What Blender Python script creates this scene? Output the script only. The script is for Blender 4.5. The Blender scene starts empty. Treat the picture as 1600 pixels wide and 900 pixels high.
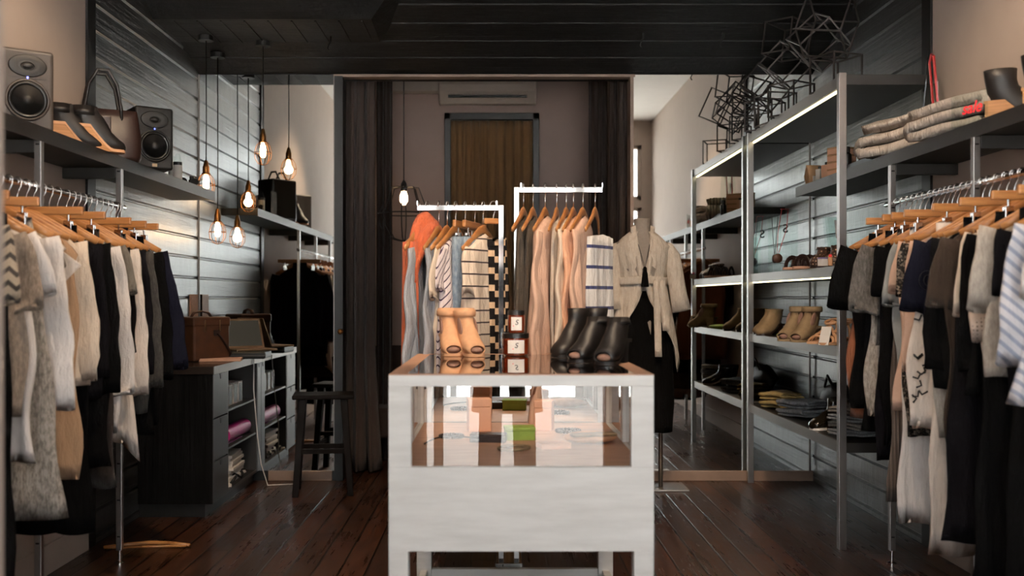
import bpy, math, random
from mathutils import Vector, Matrix
PI = math.pi
random.seed(7)
C = bpy.context.scene.collection
F, VX, VY, H = 1556.0, 776.0, 466.0, 1.2          # focal length in pixels, principal point, eye height
YM = 6.55                                          # distance of the mirrored back wall
XL, XR = -1.962, 2.08                              # side walls
def at(px, py, d): return Vector(((px-VX)*d/F, d, H-(py-VY)*d/F))
def T(x=0, y=0, z=0): return Matrix.Translation((x, y, z))
def RX(a): return Matrix.Rotation(math.radians(a), 4, 'X')
def RY(a): return Matrix.Rotation(math.radians(a), 4, 'Y')
def RZ(a): return Matrix.Rotation(math.radians(a), 4, 'Z')
def hx(s):
    c = [int(s[i:i+2], 16)/255 for i in (0, 2, 4)]
    return tuple(x/12.92 if x <= .04045 else ((x+.055)/1.055)**2.4 for x in c) + (1,)

# ------------------------------------------------------------------ mesh builder
class MB:
    def __init__(s): s.v, s.f = [], []
    def add(s, vs, fs, M=None):
        b = len(s.v)
        s.v += [tuple(M @ Vector(v)) if M else tuple(v) for v in vs]
        s.f += [tuple(i+b for i in f) for f in fs]
        return s
    def box(s, x0, x1, y0, y1, z0, z1, M=None):
        vs = [(x, y, z) for x in (x0, x1) for y in (y0, y1) for z in (z0, z1)]
        return s.add(vs, [(0,1,3,2),(4,6,7,5),(0,4,5,1),(2,3,7,6),(0,2,6,4),(1,5,7,3)], M)
    def cbox(s, w, d, h, M=None): return s.box(-w/2, w/2, -d/2, d/2, -h/2, h/2, M)
    def loft(s, rings, cap0=True, cap1=True, M=None, closed=True):
        n = len(rings[0]); vs = [p for r in rings for p in r]; fs = []
        m = n if closed else n-1
        for i in range(len(rings)-1):
            for j in range(m):
                a, b = i*n+j, i*n+(j+1) % n
                fs.append((a, b, b+n, a+n))
        if cap0: fs.append(tuple(reversed(range(n))))
        if cap1: fs.append(tuple((len(rings)-1)*n+j for j in range(n)))
        return s.add(vs, fs, M)
    def tube(s, pts, r, n=8, M=None, closed=False, caps=True, sq=None):
        pts = [Vector(p) for p in pts]; N = len(pts); rings = []
        rad = r if isinstance(r, (list, tuple)) else [r]*N
        up = None
        for i, p in enumerate(pts):
            if closed: t = pts[(i+1) % N]-pts[i-1]
            else: t = pts[min(i+1, N-1)]-pts[max(i-1, 0)]
            t.normalize()
            if up is None:
                up = Vector((0, 0, 1)) if abs(t.z) < .9 else Vector((0, 1, 0))
            a = (up-t*up.dot(t)).normalized(); b = t.cross(a); up = a
            k = sq or (1, 1)
            rings.append([p+a*math.cos(q)*rad[i]*k[0]+b*math.sin(q)*rad[i]*k[1]
                          for q in [2*PI*(j+.5)/n for j in range(n)]])
        if closed: rings.append(rings[0]); caps = False
        return s.loft(rings, caps, caps, M)
    def lathe(s, prof, n=24, M=None, cap0=True, cap1=True, sx=1, sy=1):
        rings = [[(r*math.cos(2*PI*j/n)*sx, r*math.sin(2*PI*j/n)*sy, z) for j in range(n)] for r, z in prof]
        return s.loft(rings, cap0, cap1, M)
    def ball(s, rx, ry, rz, M=None, n=18, m=10, noise=0, seed=0):
        rnd = random.Random(seed); ph = [rnd.uniform(0, 6) for _ in range(6)]
        rings = []
        for i in range(1, m):
            a = PI*i/m-PI/2; ring = []
            for j in range(n):
                q = 2*PI*j/n
                k = 1+noise*(math.sin(3*q+ph[0]+4*a)+.6*math.sin(5*q+ph[1]-3*a)+.5*math.sin(7*a+ph[2]+q))
                ring.append((rx*math.cos(a)*math.cos(q)*k, ry*math.cos(a)*math.sin(q)*k, rz*math.sin(a)*(1+noise*math.sin(2*q+ph[3]))))
            rings.append(ring)
        return s.loft(rings, M=M)
    def prism(s, poly, t, M=None):                 # polygon in x,z extruded along y by t (centred)
        n = len(poly)
        vs = [(x, -t/2, z) for x, z in poly]+[(x, t/2, z) for x, z in poly]
        fs = [tuple(range(n)), tuple(reversed(range(n, 2*n)))]
        fs += [((j+1) % n, j, j+n, (j+1) % n+n) for j in range(n)]
        return s.add(vs, fs, M)
    def build(s, name, mat, parent=None, smooth=False, bevel=0, sub=0, solid=0, seg=2):
        me = bpy.data.meshes.new(name); me.from_pydata(s.v, [], s.f); me.update()
        bm_fix(me)
        if smooth:
            me.polygons.foreach_set('use_smooth', [True]*len(me.polygons))
            if smooth is not True: me.set_sharp_from_angle(angle=math.radians(smooth))
        me.materials.append(mat)
        o = bpy.data.objects.new(name, me); C.objects.link(o)
        if parent: o.parent = parent
        if solid:
            m = o.modifiers.new('s', 'SOLIDIFY'); m.thickness = solid; m.offset = 0
        if bevel:
            m = o.modifiers.new('b', 'BEVEL'); m.width = bevel; m.segments = seg; m.limit_method = 'ANGLE'; m.angle_limit = math.radians(40)
        if sub:
            m = o.modifiers.new('u', 'SUBSURF'); m.levels = m.render_levels = sub
        return o
import bmesh
def bm_fix(me):
    bm = bmesh.new(); bm.from_mesh(me); bmesh.ops.recalc_face_normals(bm, faces=bm.faces); bm.to_mesh(me); bm.free()

# ------------------------------------------------------------------ scene graph helpers
def tag(o, label, cat, group=None, kind=None):
    o['label'] = label; o['category'] = cat
    if group: o['group'] = group
    if kind: o['kind'] = kind
    return o
def thing(name, label, cat, loc=(0, 0, 0), rz=0, group=None):
    o = bpy.data.objects.new(name, None); C.objects.link(o); o.empty_display_size = .05
    o.location = loc; o.rotation_euler = (0, 0, math.radians(rz))
    return tag(o, label, cat, group)
def struct(o, label=None, cat=None):
    o['kind'] = 'structure'
    if label: o['label'] = label
    if cat: o['category'] = cat
    return o
def dup(root, loc, rz=None, label=None, group=None, rot=None):
    r = root.copy(); C.objects.link(r); r.location = loc
    if rz is not None: r.rotation_euler = (0, 0, math.radians(rz))
    if rot is not None: r.rotation_euler = rot
    if label: r['label'] = label
    if group: r['group'] = group
    for ch in list(root.children):
        c = ch.copy(); C.objects.link(c); c.parent = r
        for g in ch.children:
            d = g.copy(); C.objects.link(d); d.parent = c
    return r
def text(body, size, mat, parent, M, name='lettering', shear=0, depth=.0006, bold=0):
    cu = bpy.data.curves.new(name, 'FONT'); cu.body = body; cu.size = size; cu.align_x = 'CENTER'; cu.align_y = 'CENTER'
    cu.shear = shear; cu.extrude = depth; cu.offset = bold; cu.materials.append(mat)
    tmp = bpy.data.objects.new(name, cu); C.objects.link(tmp); dg = bpy.context.evaluated_depsgraph_get(); dg.update()
    me = bpy.data.meshes.new_from_object(tmp.evaluated_get(dg)); bpy.data.objects.remove(tmp)
    me.materials.clear(); me.materials.append(mat)
    o = bpy.data.objects.new(name, me); C.objects.link(o); o.parent = parent; o.matrix_local = M
    return o

# ------------------------------------------------------------------ materials
def newmat(name):
    m = bpy.data.materials.new(name); m.use_nodes = True
    nt = m.node_tree; return m, nt, nt.nodes['Principled BSDF']
def N(nt, t, **kw):
    n = nt.nodes.new('ShaderNode'+t)
    for k, v in kw.items():
        if k.startswith('i_'): n.inputs[int(k[2:]) if k[2:].isdigit() else k[2:]].default_value = v
        else: setattr(n, k, v)
    return n
def L(nt, a, ao, b, bi): nt.links.new(a.outputs[ao], b.inputs[bi])
def math_(nt, op, a, b=None):
    n = N(nt, 'Math', operation=op)
    for i, q in enumerate((a, b)):
        if q is None: continue
        if isinstance(q, (int, float)): n.inputs[i].default_value = q
        else: nt.links.new(q, n.inputs[i])
    return n.outputs[0]
def mix(nt, fac, a, b, blend='MIX'):
    n = N(nt, 'Mix', data_type='RGBA', blend_type=blend)
    for i, q in ((0, fac), (6, a), (7, b)):
        if hasattr(q, 'links'): nt.links.new(q, n.inputs[i])
        else: n.inputs[i].default_value = q
    return n.outputs[2]
def bump(nt, bsdf, h, s=.3, d=.01):
    b = N(nt, 'Bump'); b.inputs['Strength'].default_value = s; b.inputs['Distance'].default_value = d
    nt.links.new(h, b.inputs['Height']); nt.links.new(b.outputs[0], bsdf.inputs['Normal'])
def noise(nt, vec, scale, detail=4, rough=.55, stretch=None):
    n = N(nt, 'TexNoise'); n.inputs['Scale'].default_value = scale; n.inputs['Detail'].default_value = detail; n.inputs['Roughness'].default_value = rough
    if stretch:
        mp = N(nt, 'Mapping'); mp.inputs['Scale'].default_value = stretch; nt.links.new(vec, mp.inputs[0]); vec = mp.outputs[0]
    nt.links.new(vec, n.inputs['Vector']); return n.outputs[0]
def ramp(nt, fac, stops):
    r = N(nt, 'ValToRGB'); e = r.color_ramp.elements
    while len(e) < len(stops): e.new(.5)
    for q, (p, c) in zip(e, stops): q.position = p; q.color = c
    nt.links.new(fac, r.inputs[0]); return r.outputs[0]
def objc(nt): return N(nt, 'TexCoord').outputs['Object']
def geo(nt): return N(nt, 'NewGeometry').outputs['Position']

def simple(name, col, rough=.5, metal=0, var=.12, scale=25, bs=.08, coat=0, spec=.5, bd=.004):
    m, nt, b = newmat(name); c = hx(col) if isinstance(col, str) else col
    v = noise(nt, objc(nt), scale)
    lo = tuple(x*(1-var) for x in c[:3])+(1,); hi = tuple(min(1, x*(1+var)) for x in c[:3])+(1,)
    nt.links.new(ramp(nt, v, [(.3, lo), (.7, hi)]), b.inputs['Base Color'])
    b.inputs['Roughness'].default_value = rough; b.inputs['Metallic'].default_value = metal
    b.inputs['Coat Weight'].default_value = coat; b.inputs['Specular IOR Level'].default_value = spec
    if bs: bump(nt, b, v, bs, bd)
    return m
def metal(name, col, rough=.25, brushed=None):
    m, nt, b = newmat(name); c = hx(col)
    b.inputs['Base Color'].default_value = c; b.inputs['Metallic'].default_value = 1
    v = noise(nt, objc(nt), 40, 3, .5, brushed or (1, 1, 1))
    r = N(nt, 'MapRange'); nt.links.new(v, r.inputs[0]); r.inputs[3].default_value = rough*.75; r.inputs[4].default_value = rough*1.3
    nt.links.new(r.outputs[0], b.inputs['Roughness']); return m
def emit(name, col, s):
    m, nt, b = newmat(name)
    b.inputs['Base Color'].default_value = (.8, .8, .8, 1); b.inputs['Emission Color'].default_value = hx(col); b.inputs['Emission Strength'].default_value = s
    return m
def glass(name, tint='ffffff', ior=1.5, refl=1.0):
    m, nt, b = newmat(name); nt.nodes.remove(b)
    fr = N(nt, 'Fresnel'); fr.inputs[0].default_value = ior
    tr = N(nt, 'BsdfTransparent'); tr.inputs[0].default_value = hx(tint)
    gl = N(nt, 'BsdfGlossy'); gl.inputs['Roughness'].default_value = 0
    mx = N(nt, 'MixShader'); ff = math_(nt, 'SUBTRACT', 1.0, N(nt, 'NewGeometry').outputs['Backfacing'])
    nt.links.new(math_(nt, 'MULTIPLY', math_(nt, 'MULTIPLY', fr.outputs[0], refl), ff), mx.inputs[0])
    L(nt, tr, 0, mx, 1); L(nt, gl, 0, mx, 2); L(nt, mx, 0, nt.nodes['Material Output'], 0)
    return m
def mirror(name):
    m, nt, b = newmat(name)
    b.inputs['Base Color'].default_value = (.86, .90, .885, 1); b.inputs['Metallic'].default_value = 1; b.inputs['Roughness'].default_value = 0
    return m
def blackwood(name, axis='y', tone=1.0, plank=.135, gloss=.28, spec=1.0):
    """black-stained pine: stretched grain, knots, semi-gloss"""
    m, nt, b = newmat(name); p = geo(nt)
    st = {'y': (9, .7, 16), 'x': (.7, 9, 16), 'z': (16, 9, .7)}[axis]
    g = noise(nt, p, 3.2, 8, .62, st)
    blot = noise(nt, p, 1.6, 3, .5)
    vor = N(nt, 'TexVoronoi'); vor.inputs['Scale'].default_value = 1.0
    mp = N(nt, 'Mapping'); mp.inputs['Scale'].default_value = {'y': (0, 2.6, 7.4), 'x': (2.6, 7.4, 7.4), 'z': (6, 6, 2)}[axis]
    nt.links.new(p, mp.inputs[0]); nt.links.new(mp.outputs[0], vor.inputs['Vector'])
    knot = ramp(nt, vor.outputs['Distance'], [(.03, (0, 0, 0, 1)), (.12, (1, 1, 1, 1))])
    c = ramp(nt, g, [(.3, tuple(.004*tone for _ in range(3))+(1,)), (.72, (.034*tone, .032*tone, .031*tone, 1))])
    c = mix(nt, 1, c, knot, 'MULTIPLY')
    nt.links.new(c, b.inputs['Base Color'])
    r = N(nt, 'MapRange'); nt.links.new(mix(nt, .5, g, blot), r.inputs[0]); r.inputs[1].default_value = .25; r.inputs[2].default_value = .75
    r.inputs[3].default_value = gloss; r.inputs[4].default_value = gloss+.2
    nt.links.new(r.outputs[0], b.inputs['Roughness']); b.inputs['Specular IOR Level'].default_value = spec
    warp = noise(nt, p, 2.4, 4, .6, {'y': (3, 3.2, 1.2), 'x': (3.2, 3, 3), 'z': (3, 3, 1)}[axis])
    bump(nt, b, mix(nt, .5, mix(nt, .25, g, knot), warp), .8, .024)
    return m
def floorwood(name):
    m, nt, b = newmat(name); p = geo(nt)
    sx = N(nt, 'SeparateXYZ'); nt.links.new(p, sx.inputs[0])
    W = .115
    u = math_(nt, 'DIVIDE', sx.outputs[0], W); idx = math_(nt, 'FLOOR', u); fr = math_(nt, 'FRACT', u)
    wn = N(nt, 'TexWhiteNoise', noise_dimensions='1D'); nt.links.new(idx, wn.inputs['W'])
    off = math_(nt, 'MULTIPLY', wn.outputs[0], 7.0)
    yy = math_(nt, 'ADD', sx.outputs[1], off); row = math_(nt, 'FLOOR', math_(nt, 'DIVIDE', yy, 1.9)); fy = math_(nt, 'FRACT', math_(nt, 'DIVIDE', yy, 1.9))
    w2 = N(nt, 'TexWhiteNoise', noise_dimensions='2D'); cv = N(nt, 'CombineXYZ'); nt.links.new(idx, cv.inputs[0]); nt.links.new(row, cv.inputs[1]); nt.links.new(cv.outputs[0], w2.inputs['Vector'])
    g = noise(nt, p, 4, 7, .6, (14, .9, 1)); wear = noise(nt, p, 2.2, 4, .55, (2.2, .7, 1))
    base = ramp(nt, g, [(.25, hx('20130d')), (.55, hx('3a2216')), (.8, hx('54301d'))])
    tone = ramp(nt, w2.outputs[0], [(0, (.5, .48, .46, 1)), (1, (1.5, 1.4, 1.3, 1))])
    c = mix(nt, 1, base, tone, 'MULTIPLY')
    c = mix(nt, ramp(nt, wear, [(.64, (0, 0, 0, 1)), (.78, (.5, .5, .5, 1))]), c, hx('7d4a2a'))
    gap = math_(nt, 'MINIMUM', math_(nt, 'MINIMUM', fr, math_(nt, 'SUBTRACT', 1.0, fr)), math_(nt, 'MULTIPLY', fy, 16))
    gm = ramp(nt, gap, [(.022, (.05, .04, .035, 1)), (.055, (1, 1, 1, 1))])
    nt.links.new(mix(nt, 1, c, gm, 'MULTIPLY'), b.inputs['Base Color'])
    r = N(nt, 'MapRange'); nt.links.new(mix(nt, .5, wear, g), r.inputs[0]); r.inputs[1].default_value = .3; r.inputs[2].default_value = .7; r.inputs[3].default_value = .2; r.inputs[4].default_value = .42
    nt.links.new(r.outputs[0], b.inputs['Roughness'])
    bump(nt, b, mix(nt, .12, gm, g), .3, .004)
    return m
def fabric(name, col, kind='plain', col2=None, freq=20, duty=.3, k=0.0, wr=.25):
    """cloth: plain, melange, rib, tweed, stripe (down z), diag (x+z), chevron, dots, dash"""
    m, nt, b = newmat(name); p = objc(nt); c = hx(col); c2 = hx(col2) if col2 else c
    s = N(nt, 'SeparateXYZ'); nt.links.new(p, s.inputs[0]); X, Y, Z = s.outputs
    weave = noise(nt, p, 420, 2, .5); soft = noise(nt, p, 9, 4, .55)
    shade = ramp(nt, soft, [(.3, (.86, .86, .86, 1)), (.7, (1, 1, 1, 1))])
    h = weave; hs = .25
    if kind == 'melange':
        n = noise(nt, p, 110, 3, .7, (1, 1, .35)); cc = mix(nt, ramp(nt, n, [(.4, (0, 0, 0, 1)), (.62, (1, 1, 1, 1))]), c, c2)
    elif kind == 'tweed':
        v = N(nt, 'TexVoronoi'); v.inputs['Scale'].default_value = 130; nt.links.new(p, v.inputs['Vector'])
        cc = mix(nt, ramp(nt, v.outputs['Color'], [(.55, (0, 0, 0, 1)), (.7, (1, 1, 1, 1))]), c, c2); h = v.outputs['Distance']; hs = .6
    elif kind == 'zigzag':
        zz = math_(nt, 'ABSOLUTE', math_(nt, 'SUBTRACT', math_(nt, 'FRACT', math_(nt, 'MULTIPLY', X, 22)), .5))
        f = math_(nt, 'FRACT', math_(nt, 'ADD', math_(nt, 'MULTIPLY', Z, freq), zz))
        cc = mix(nt, math_(nt, 'LESS_THAN', f, duty), c, c2)
    elif kind in ('stripe', 'diag', 'chevron'):
        t = Z
        if kind == 'diag': t = math_(nt, 'ADD', Z, math_(nt, 'MULTIPLY', X, k))
        if kind == 'chevron': t = math_(nt, 'ADD', Z, math_(nt, 'MULTIPLY', math_(nt, 'ABSOLUTE', X), k))
        f = math_(nt, 'FRACT', math_(nt, 'MULTIPLY', t, freq))
        cc = mix(nt, math_(nt, 'LESS_THAN', f, duty), c, c2)
    elif kind == 'rib':
        f = math_(nt, 'SINE', math_(nt, 'MULTIPLY', X, freq)); cc = mix(nt, math_(nt, 'GREATER_THAN', f, .3), c, c2); h = f; hs = .4
    elif kind == 'vstripe':
        f = math_(nt, 'FRACT', math_(nt, 'MULTIPLY', X, freq)); cc = mix(nt, math_(nt, 'LESS_THAN', f, duty), c, c2)
    elif kind == 'dots':
        v = N(nt, 'TexVoronoi'); v.inputs['Scale'].default_value = freq; v.inputs['Randomness'].default_value = .15; nt.links.new(p, v.inputs['Vector'])
        cc = mix(nt, ramp(nt, v.outputs['Distance'], [(.2, (1, 1, 1, 1)), (.28, (0, 0, 0, 1))]), c, c2)
    elif kind == 'dash':
        st = math_(nt, 'MULTIPLY', math_(nt, 'FLOOR', math_(nt, 'MODULO', math_(nt, 'MULTIPLY', math_(nt, 'ADD', X, 5.0), 19), 2)), .35)
        f = math_(nt, 'FRACT', math_(nt, 'ADD', math_(nt, 'MULTIPLY', Z, freq), st)); cc = mix(nt, math_(nt, 'LESS_THAN', f, duty), c, c2)
    else: cc = mix(nt, .0, c, c2)
    nt.links.new(mix(nt, 1, cc, shade, 'MULTIPLY'), b.inputs['Base Color'])
    b.inputs['Roughness'].default_value = .9; b.inputs['Specular IOR Level'].default_value = .25
    dk = max(c[:3]) < .02
    if dk: b.inputs['Specular IOR Level'].default_value = .08
    b.inputs['Sheen Weight'].default_value = 0 if dk else .1; b.inputs['Sheen Roughness'].default_value = .5
    wrn = noise(nt, p, 13, 5, .62, (1.7, 1.7, .45))
    bump(nt, b, mix(nt, .8 if hs > .3 else .93, h, wrn), min(1, wr*1.9), .05)
    return m

M = {}
M['planks'] = blackwood('black stained planks', 'y')
for k_, v_ in (('Coat Weight', .7), ('Coat Roughness', .3)): M['planks'].node_tree.nodes['Principled BSDF'].inputs[k_].default_value = v_
M['planks_x'] = blackwood('black stained ceiling planks', 'x', .3, gloss=.5, spec=.35)
M['black_panel'] = blackwood('black stained panel', 'z', .8, gloss=.4)
M['floor'] = floorwood('dark floorboards')
M['white_wall'] = simple('painted plaster', 'a99a90', .8, var=.03, scale=6, bs=.04)
M['back_wall'] = simple('back room plaster', '9a867f', .85, var=.04, scale=5, bs=.04)
M['ceil'] = simple('white ceiling paint', 'e6e1dc', .85, var=.02, scale=5, bs=.02)
M['trim_black'] = simple('black trim paint', '100f0f', .45, var=.2)
M['trim_wood'] = simple('brown painted trim', '8a7466', .5, var=.1, scale=12)
M['mirror'] = mirror('mirror glass')
M['glass'] = glass('clear glass', refl=2.0)
M['acrylic'] = glass('clear acrylic', 'f6faf9', 1.49)
M['steel'] = metal('brushed steel', 'a9a5a2', .34, (1, 1, 30))
M['alu'] = metal('aluminium edge', '8d8783', .45, (30, 1, 30))
M['chrome'] = metal('polished chrome', 'e8e6e4', .06)
M['dark_steel'] = metal('blackened steel', '6a6461', .5)
M['brass'] = metal('aged brass', '8f6236', .35)
M['black_metal'] = simple('black wire', '14110f', .45, 0, .1)
M['shelf_edge'] = metal('dark shelf edge', '4a4542', .5, (30, 1, 30))
M['shelf_dark'] = simple('dark shelf board', '1a1715', .5, 0, .15, 14)
M['hanger'] = None
def wood(name, c1, c2, rough=.4, st=(2, 14, 14), sc=4, spec=.5):
    m, nt, b = newmat(name); g = noise(nt, objc(nt), sc, 6, .6, st)
    nt.links.new(ramp(nt, g, [(.3, hx(c1)), (.7, hx(c2))]), b.inputs['Base Color']); b.inputs['Roughness'].default_value = rough
    bump(nt, b, g, .12, .003); b.inputs['Specular IOR Level'].default_value = spec; return m
M['hanger'] = wood('varnished hanger wood', '8f5830', 'b88049', .34)
M['white_paint'] = wood('distressed white paint', 'd3d0cb', 'e6e4e0', .5, (1.2, 8, 9), 3)
M['case_floor'] = wood('pale case lining', 'a37a60', 'c0957a', .55)
M['dark_wood'] = wood('dark stool wood', '070403', '110906', .6, (8, 8, 1), 4, .12)
M['counter_side'] = blackwood('counter panel', 'z', .2, gloss=.6, spec=.08)
M['counter_front'] = simple('counter grey laminate', '2c2927', .42, 0, .08, 8)
M['counter_top'] = simple('counter top', '2a221e', .22, 0, .12, 10)
M['black_plastic'] = simple('black plastic', '141312', .42, 0, .1)
M['speaker_grey'] = simple('speaker shell', '3a332e', .48, 0, .05, 20, .03)
M['cone'] = simple('speaker cone', '191817', .55, 0, .05)
M['rubber'] = simple('rubber surround', '090909', .35, 0, .05)
M['blue_led'] = emit('blue led', '3355ff', 3)
M['badge'] = metal('badge gold', 'cdb89a', .3)
M['bulb'] = emit('warm filament bulb', 'ffd2a0', 22)
M['led'] = emit('led strip', 'fff0c0', 3.2)
M['leather_black'] = simple('black leather', '120e0d', .46, 0, .2, 30, .25)
M['leather_brown'] = simple('brown leather', '4a2c1b', .42, 0, .25, 18, .2)
M['leather_dark'] = simple('dark brown leather', '2a1813', .4, 0, .2, 18, .2)
M['suede_tan'] = simple('tan suede', 'cb9a74', .85, 0, .1, 40, .1)
M['suede_taupe'] = simple('taupe suede', '8b7355', .8, 0, .14, 30, .15)
M['suede_inner'] = simple('shoe lining', '8d6b5c', .8, 0, .1)
M['woven'] = None
M['cork'] = wood('stacked wooden heel', '9a683c', 'c28b55', .5, (1, 1, 40), 3)
M['paper_bag'] = simple('kraft paper', 'a5805d', .8, 0, .1, 20, .3)
M['box_pink'] = simple('blush carton', 'd6a488', .7, 0, .04)
M['box_white'] = simple('white card', 'e4ded8', .6, 0, .03)
M['label_white'] = simple('label paper', 'ede8e2', .6, 0, .02, 30, 0)
M['ink'] = simple('black ink', '101010', .6, 0, 0, 10, 0)
M['ink_red'] = simple('red ink', 'f0323c', .5, 0, 0, 10, 0)
M['red'] = simple('red plastic', 'a01418', .35, 0, .08)
M['amber'] = None
m, nt, b = newmat('amber jar glass'); b.inputs['Base Color'].default_value = hx('5a1e0c'); b.inputs['Roughness'].default_value = .08; b.inputs['Coat Weight'].default_value = .6
nt.links.new(ramp(nt, noise(nt, objc(nt), 12), [(.3, hx('4a180a')), (.7, hx('7a2f12'))]), b.inputs['Base Color']); M['amber'] = m
M['magenta'] = simple('magenta wrap', 'b0127a', .45, 0, .08)
M['paper'] = simple('stacked paper', 'd9d2cb', .8, 0, .06, 60)
M['mannequin'] = simple('linen bust', '8d8279', .85, 0, .08, 60, .15)
M['green'] = simple('lime cloth', '8fa84a', .8, 0, .1)
M['screen'] = emit('laptop screen', '6b6450', .14); M['screen'].node_tree.nodes['Principled BSDF'].inputs['Base Color'].default_value = (.02, .02, .02, 1)
M['laptop'] = metal('laptop shell', 'c9a98a', .35)
M['curtain'] = fabric('grey brown curtain cloth', '483b35', wr=.15)
M['curtain_dark'] = fabric('dark brown curtain cloth', '2c1f19', wr=.15)
M['curtain_gold'] = fabric('bronze curtain cloth', '6e5234', wr=.15)
M['ac'] = simple('air conditioner plastic', 'c9bdb2', .5, 0, .02)
M['pavement'] = simple('pale pavement', 'e8e7e4', .85, 0, .08, 3)
M['plaster_out'] = simple('pale facade', 'cfd3d6', .85, 0, .08, 2)
def wovenmat():
    m, nt, b = newmat('woven brown leather'); p = objc(nt)
    v = N(nt, 'TexVoronoi'); v.inputs['Scale'].default_value = 60; v.inputs['Randomness'].default_value = .3; nt.links.new(p, v.inputs['Vector'])
    nt.links.new(ramp(nt, v.outputs['Distance'], [(.2, hx('c9a98c')), (.3, hx('3a2417'))]), b.inputs['Base Color']); b.inputs['Roughness'].default_value = .5
    bump(nt, b, v.outputs['Distance'], .5, .01); return m
M['woven'] = wovenmat()
def fab(key, *a, **k):
    if key not in M: M[key] = fabric(key.replace('_', ' ')+' cloth', *a, **k)
    return M[key]
# ================================================================== the setting
def box_obj(name, mat, *boxes, bevel=0, label=None, cat=None):
    mb = MB()
    for q in boxes: mb.box(*q)
    return struct(mb.build(name, mat, bevel=bevel), label, cat)
YF = -.25                                           # shop front behind the camera
YB = 8.0                                            # back room end wall
box_obj('floor', M['floor'], (XL-.1, XR+.1, YF, YB+.1, -.06, 0))
def plank_wall(name, x, sgn, y0, y1, z0, z1):
    """horizontal boards with real v-grooves; sgn is the direction the face looks"""
    prof = [(x-sgn*.03, z0), (x, z0)]
    z = 2.243-.13*20
    while z < z1:
        if z > z0+.02: prof += [(x, z-.010), (x-sgn*.012, z-.002), (x-sgn*.012, z+.003), (x, z+.011)]
        z += .13
    prof += [(x, z1), (x-sgn*.03, z1)]
    mb = MB(); mb.loft([[(px, y, pz) for px, pz in prof] for y in (y0, y1)])
    return struct(mb.build(name, M['planks']))
plank_wall('wall_left_planks', XL, 1, 4.84, YM+.1, 0, 3.3)
plank_wall('wall_right_planks', XR, -1, 4.84, YM+.1, 0, 3.3)
box_obj('wall_left', M['white_wall'], (XL-.12, XL, YF, 4.76, 0, 3.6))
box_obj('wall_right', M['white_wall'], (XR, XR+.12, YF, 4.76, 0, 3.6))
box_obj('trim_1', M['trim_black'], (XL-.05, XL+.012, 4.75, 4.845, 0, 3.3))
box_obj('trim_2', M['trim_black'], (XR-.012, XR+.05, 4.75, 4.845, 0, 3.3))
box_obj('baseboard_left', M['white_wall'], (XL, XL+.018, YF, 4.75, 0, .13), bevel=.004)
box_obj('baseboard_right', M['white_wall'], (XR-.018, XR, YF, 4.75, 0, .13), bevel=.004)
# sloping plank ceiling
SL = .31
def zc(y): return 2.678+SL*(YM-y)
mb = MB(); prof = []; nrm = Vector((SL, 1)).normalized()
ys = [6.55]; y = 6.36
while y > 4.8: ys.append(y); y -= .188
top = []
def cz(y, d=0): return (y, zc(y)+d)
prof = [cz(YM+.1)]
for y in ys[1:]: prof += [cz(y+.007), cz(y+.002, .011), cz(y-.002, .011), cz(y-.007)]
prof += [cz(4.8), (4.8, zc(4.8)+.05), (YM+.1, zc(YM+.1)+.05)]
mb.loft([[(x, py, pz) for py, pz in prof] for x in (XL-.05, XR+.05)])
struct(mb.build('ceiling_slope', M['planks_x']))
box_obj('ceiling', M['ceil'], (XL-.1, XR+.1, YF, 4.8, 3.58, 3.66), (XL-.1, XR+.1, 4.76, 4.8, 3.2, 3.6))
# boxed bulkhead at the upper left, its front raked and mitred
zb = 2.79
P = [(XL-.02, 5.675, zb), (-.715, 5.675, zb), (-.725, 6.2, zb), (XL-.02, 6.2, zb),
     (XL-.02, 5.30, 3.08), (-.40, 5.30, 3.08), (-.62, 6.2, 2.86), (XL-.02, 6.2, 2.86)]
mb = MB()
def lerp(a, b, t): return tuple(a[i]+(b[i]-a[i])*t for i in range(3))
mb.add(P, [(0,1,2,3), (4,7,6,5), (0,4,5,1), (1,5,6,2), (2,6,7,3), (0,3,7,4)])
for k in range(1, 3):                               # board joints as raised lips on the raked face
    t = k/3; a = lerp(P[0], P[4], t); c = lerp(P[1], P[5], t)
    mb.box(a[0], c[0], a[1]-.008, a[1]+.01, a[2]-.004, a[2]+.004)
for k in range(9):
    x = -1.85+k*.135
    mb.box(x-.004, x+.004, 5.7, 6.18, zb-.006, zb+.004)
struct(mb.build('ceiling_bulkhead', M['planks_x']))
# back wall: mirrors left and right, opening between
ML, MR = -1.061, .90
box_obj('wall_back', M['trim_black'], (XL-.05, ML, YM+.008, YM+.12, 0, 2.67), (MR, XR+.05, YM+.008, YM+.12, 0, 2.67), (XL-.05, XR+.05, YM+.008, YM+.12, 2.67, 3.4))
box_obj('trim_3', M['trim_wood'], (-1.50, ML-.02, YM-.012, YM+.008, 0, .066), (MR, XR, YM-.012, YM+.008, 0, .066), bevel=.003)
box_obj('trim_4', M['trim_wood'], (ML-.01, MR+.01, YM-.006, YM+.12, 2.655, 2.672))
box_obj('trim_5', M['trim_black'], (ML-.005, ML+.05, YM-.01, YM+.14, 0, 2.66))
box_obj('trim_6', M['trim_wood'], (MR-.022, MR+.0, YM-.01, YM+.14, 0, 2.66))
def wall_mirror(name, x0, x1, label, joints):
    t = thing(name, label, 'mirror', ((x0+x1)/2, YM, .066))
    w = (x1-x0)/2
    MB().box(-w, w, 0, .006, 0, 2.604).build('mirror_glass', M['mirror'], t)
    for jx in joints: MB().box(jx-.006, jx+.006, -.004, .0, 0, 2.604).build('edge_strip', M['alu'], t)
wall_mirror('tall_mirror', XL, ML, 'tall wall mirror on the left reflecting pendant lamps and counter', [-(ML-XL)/2+.004, (ML-XL)/2-.006])
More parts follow.
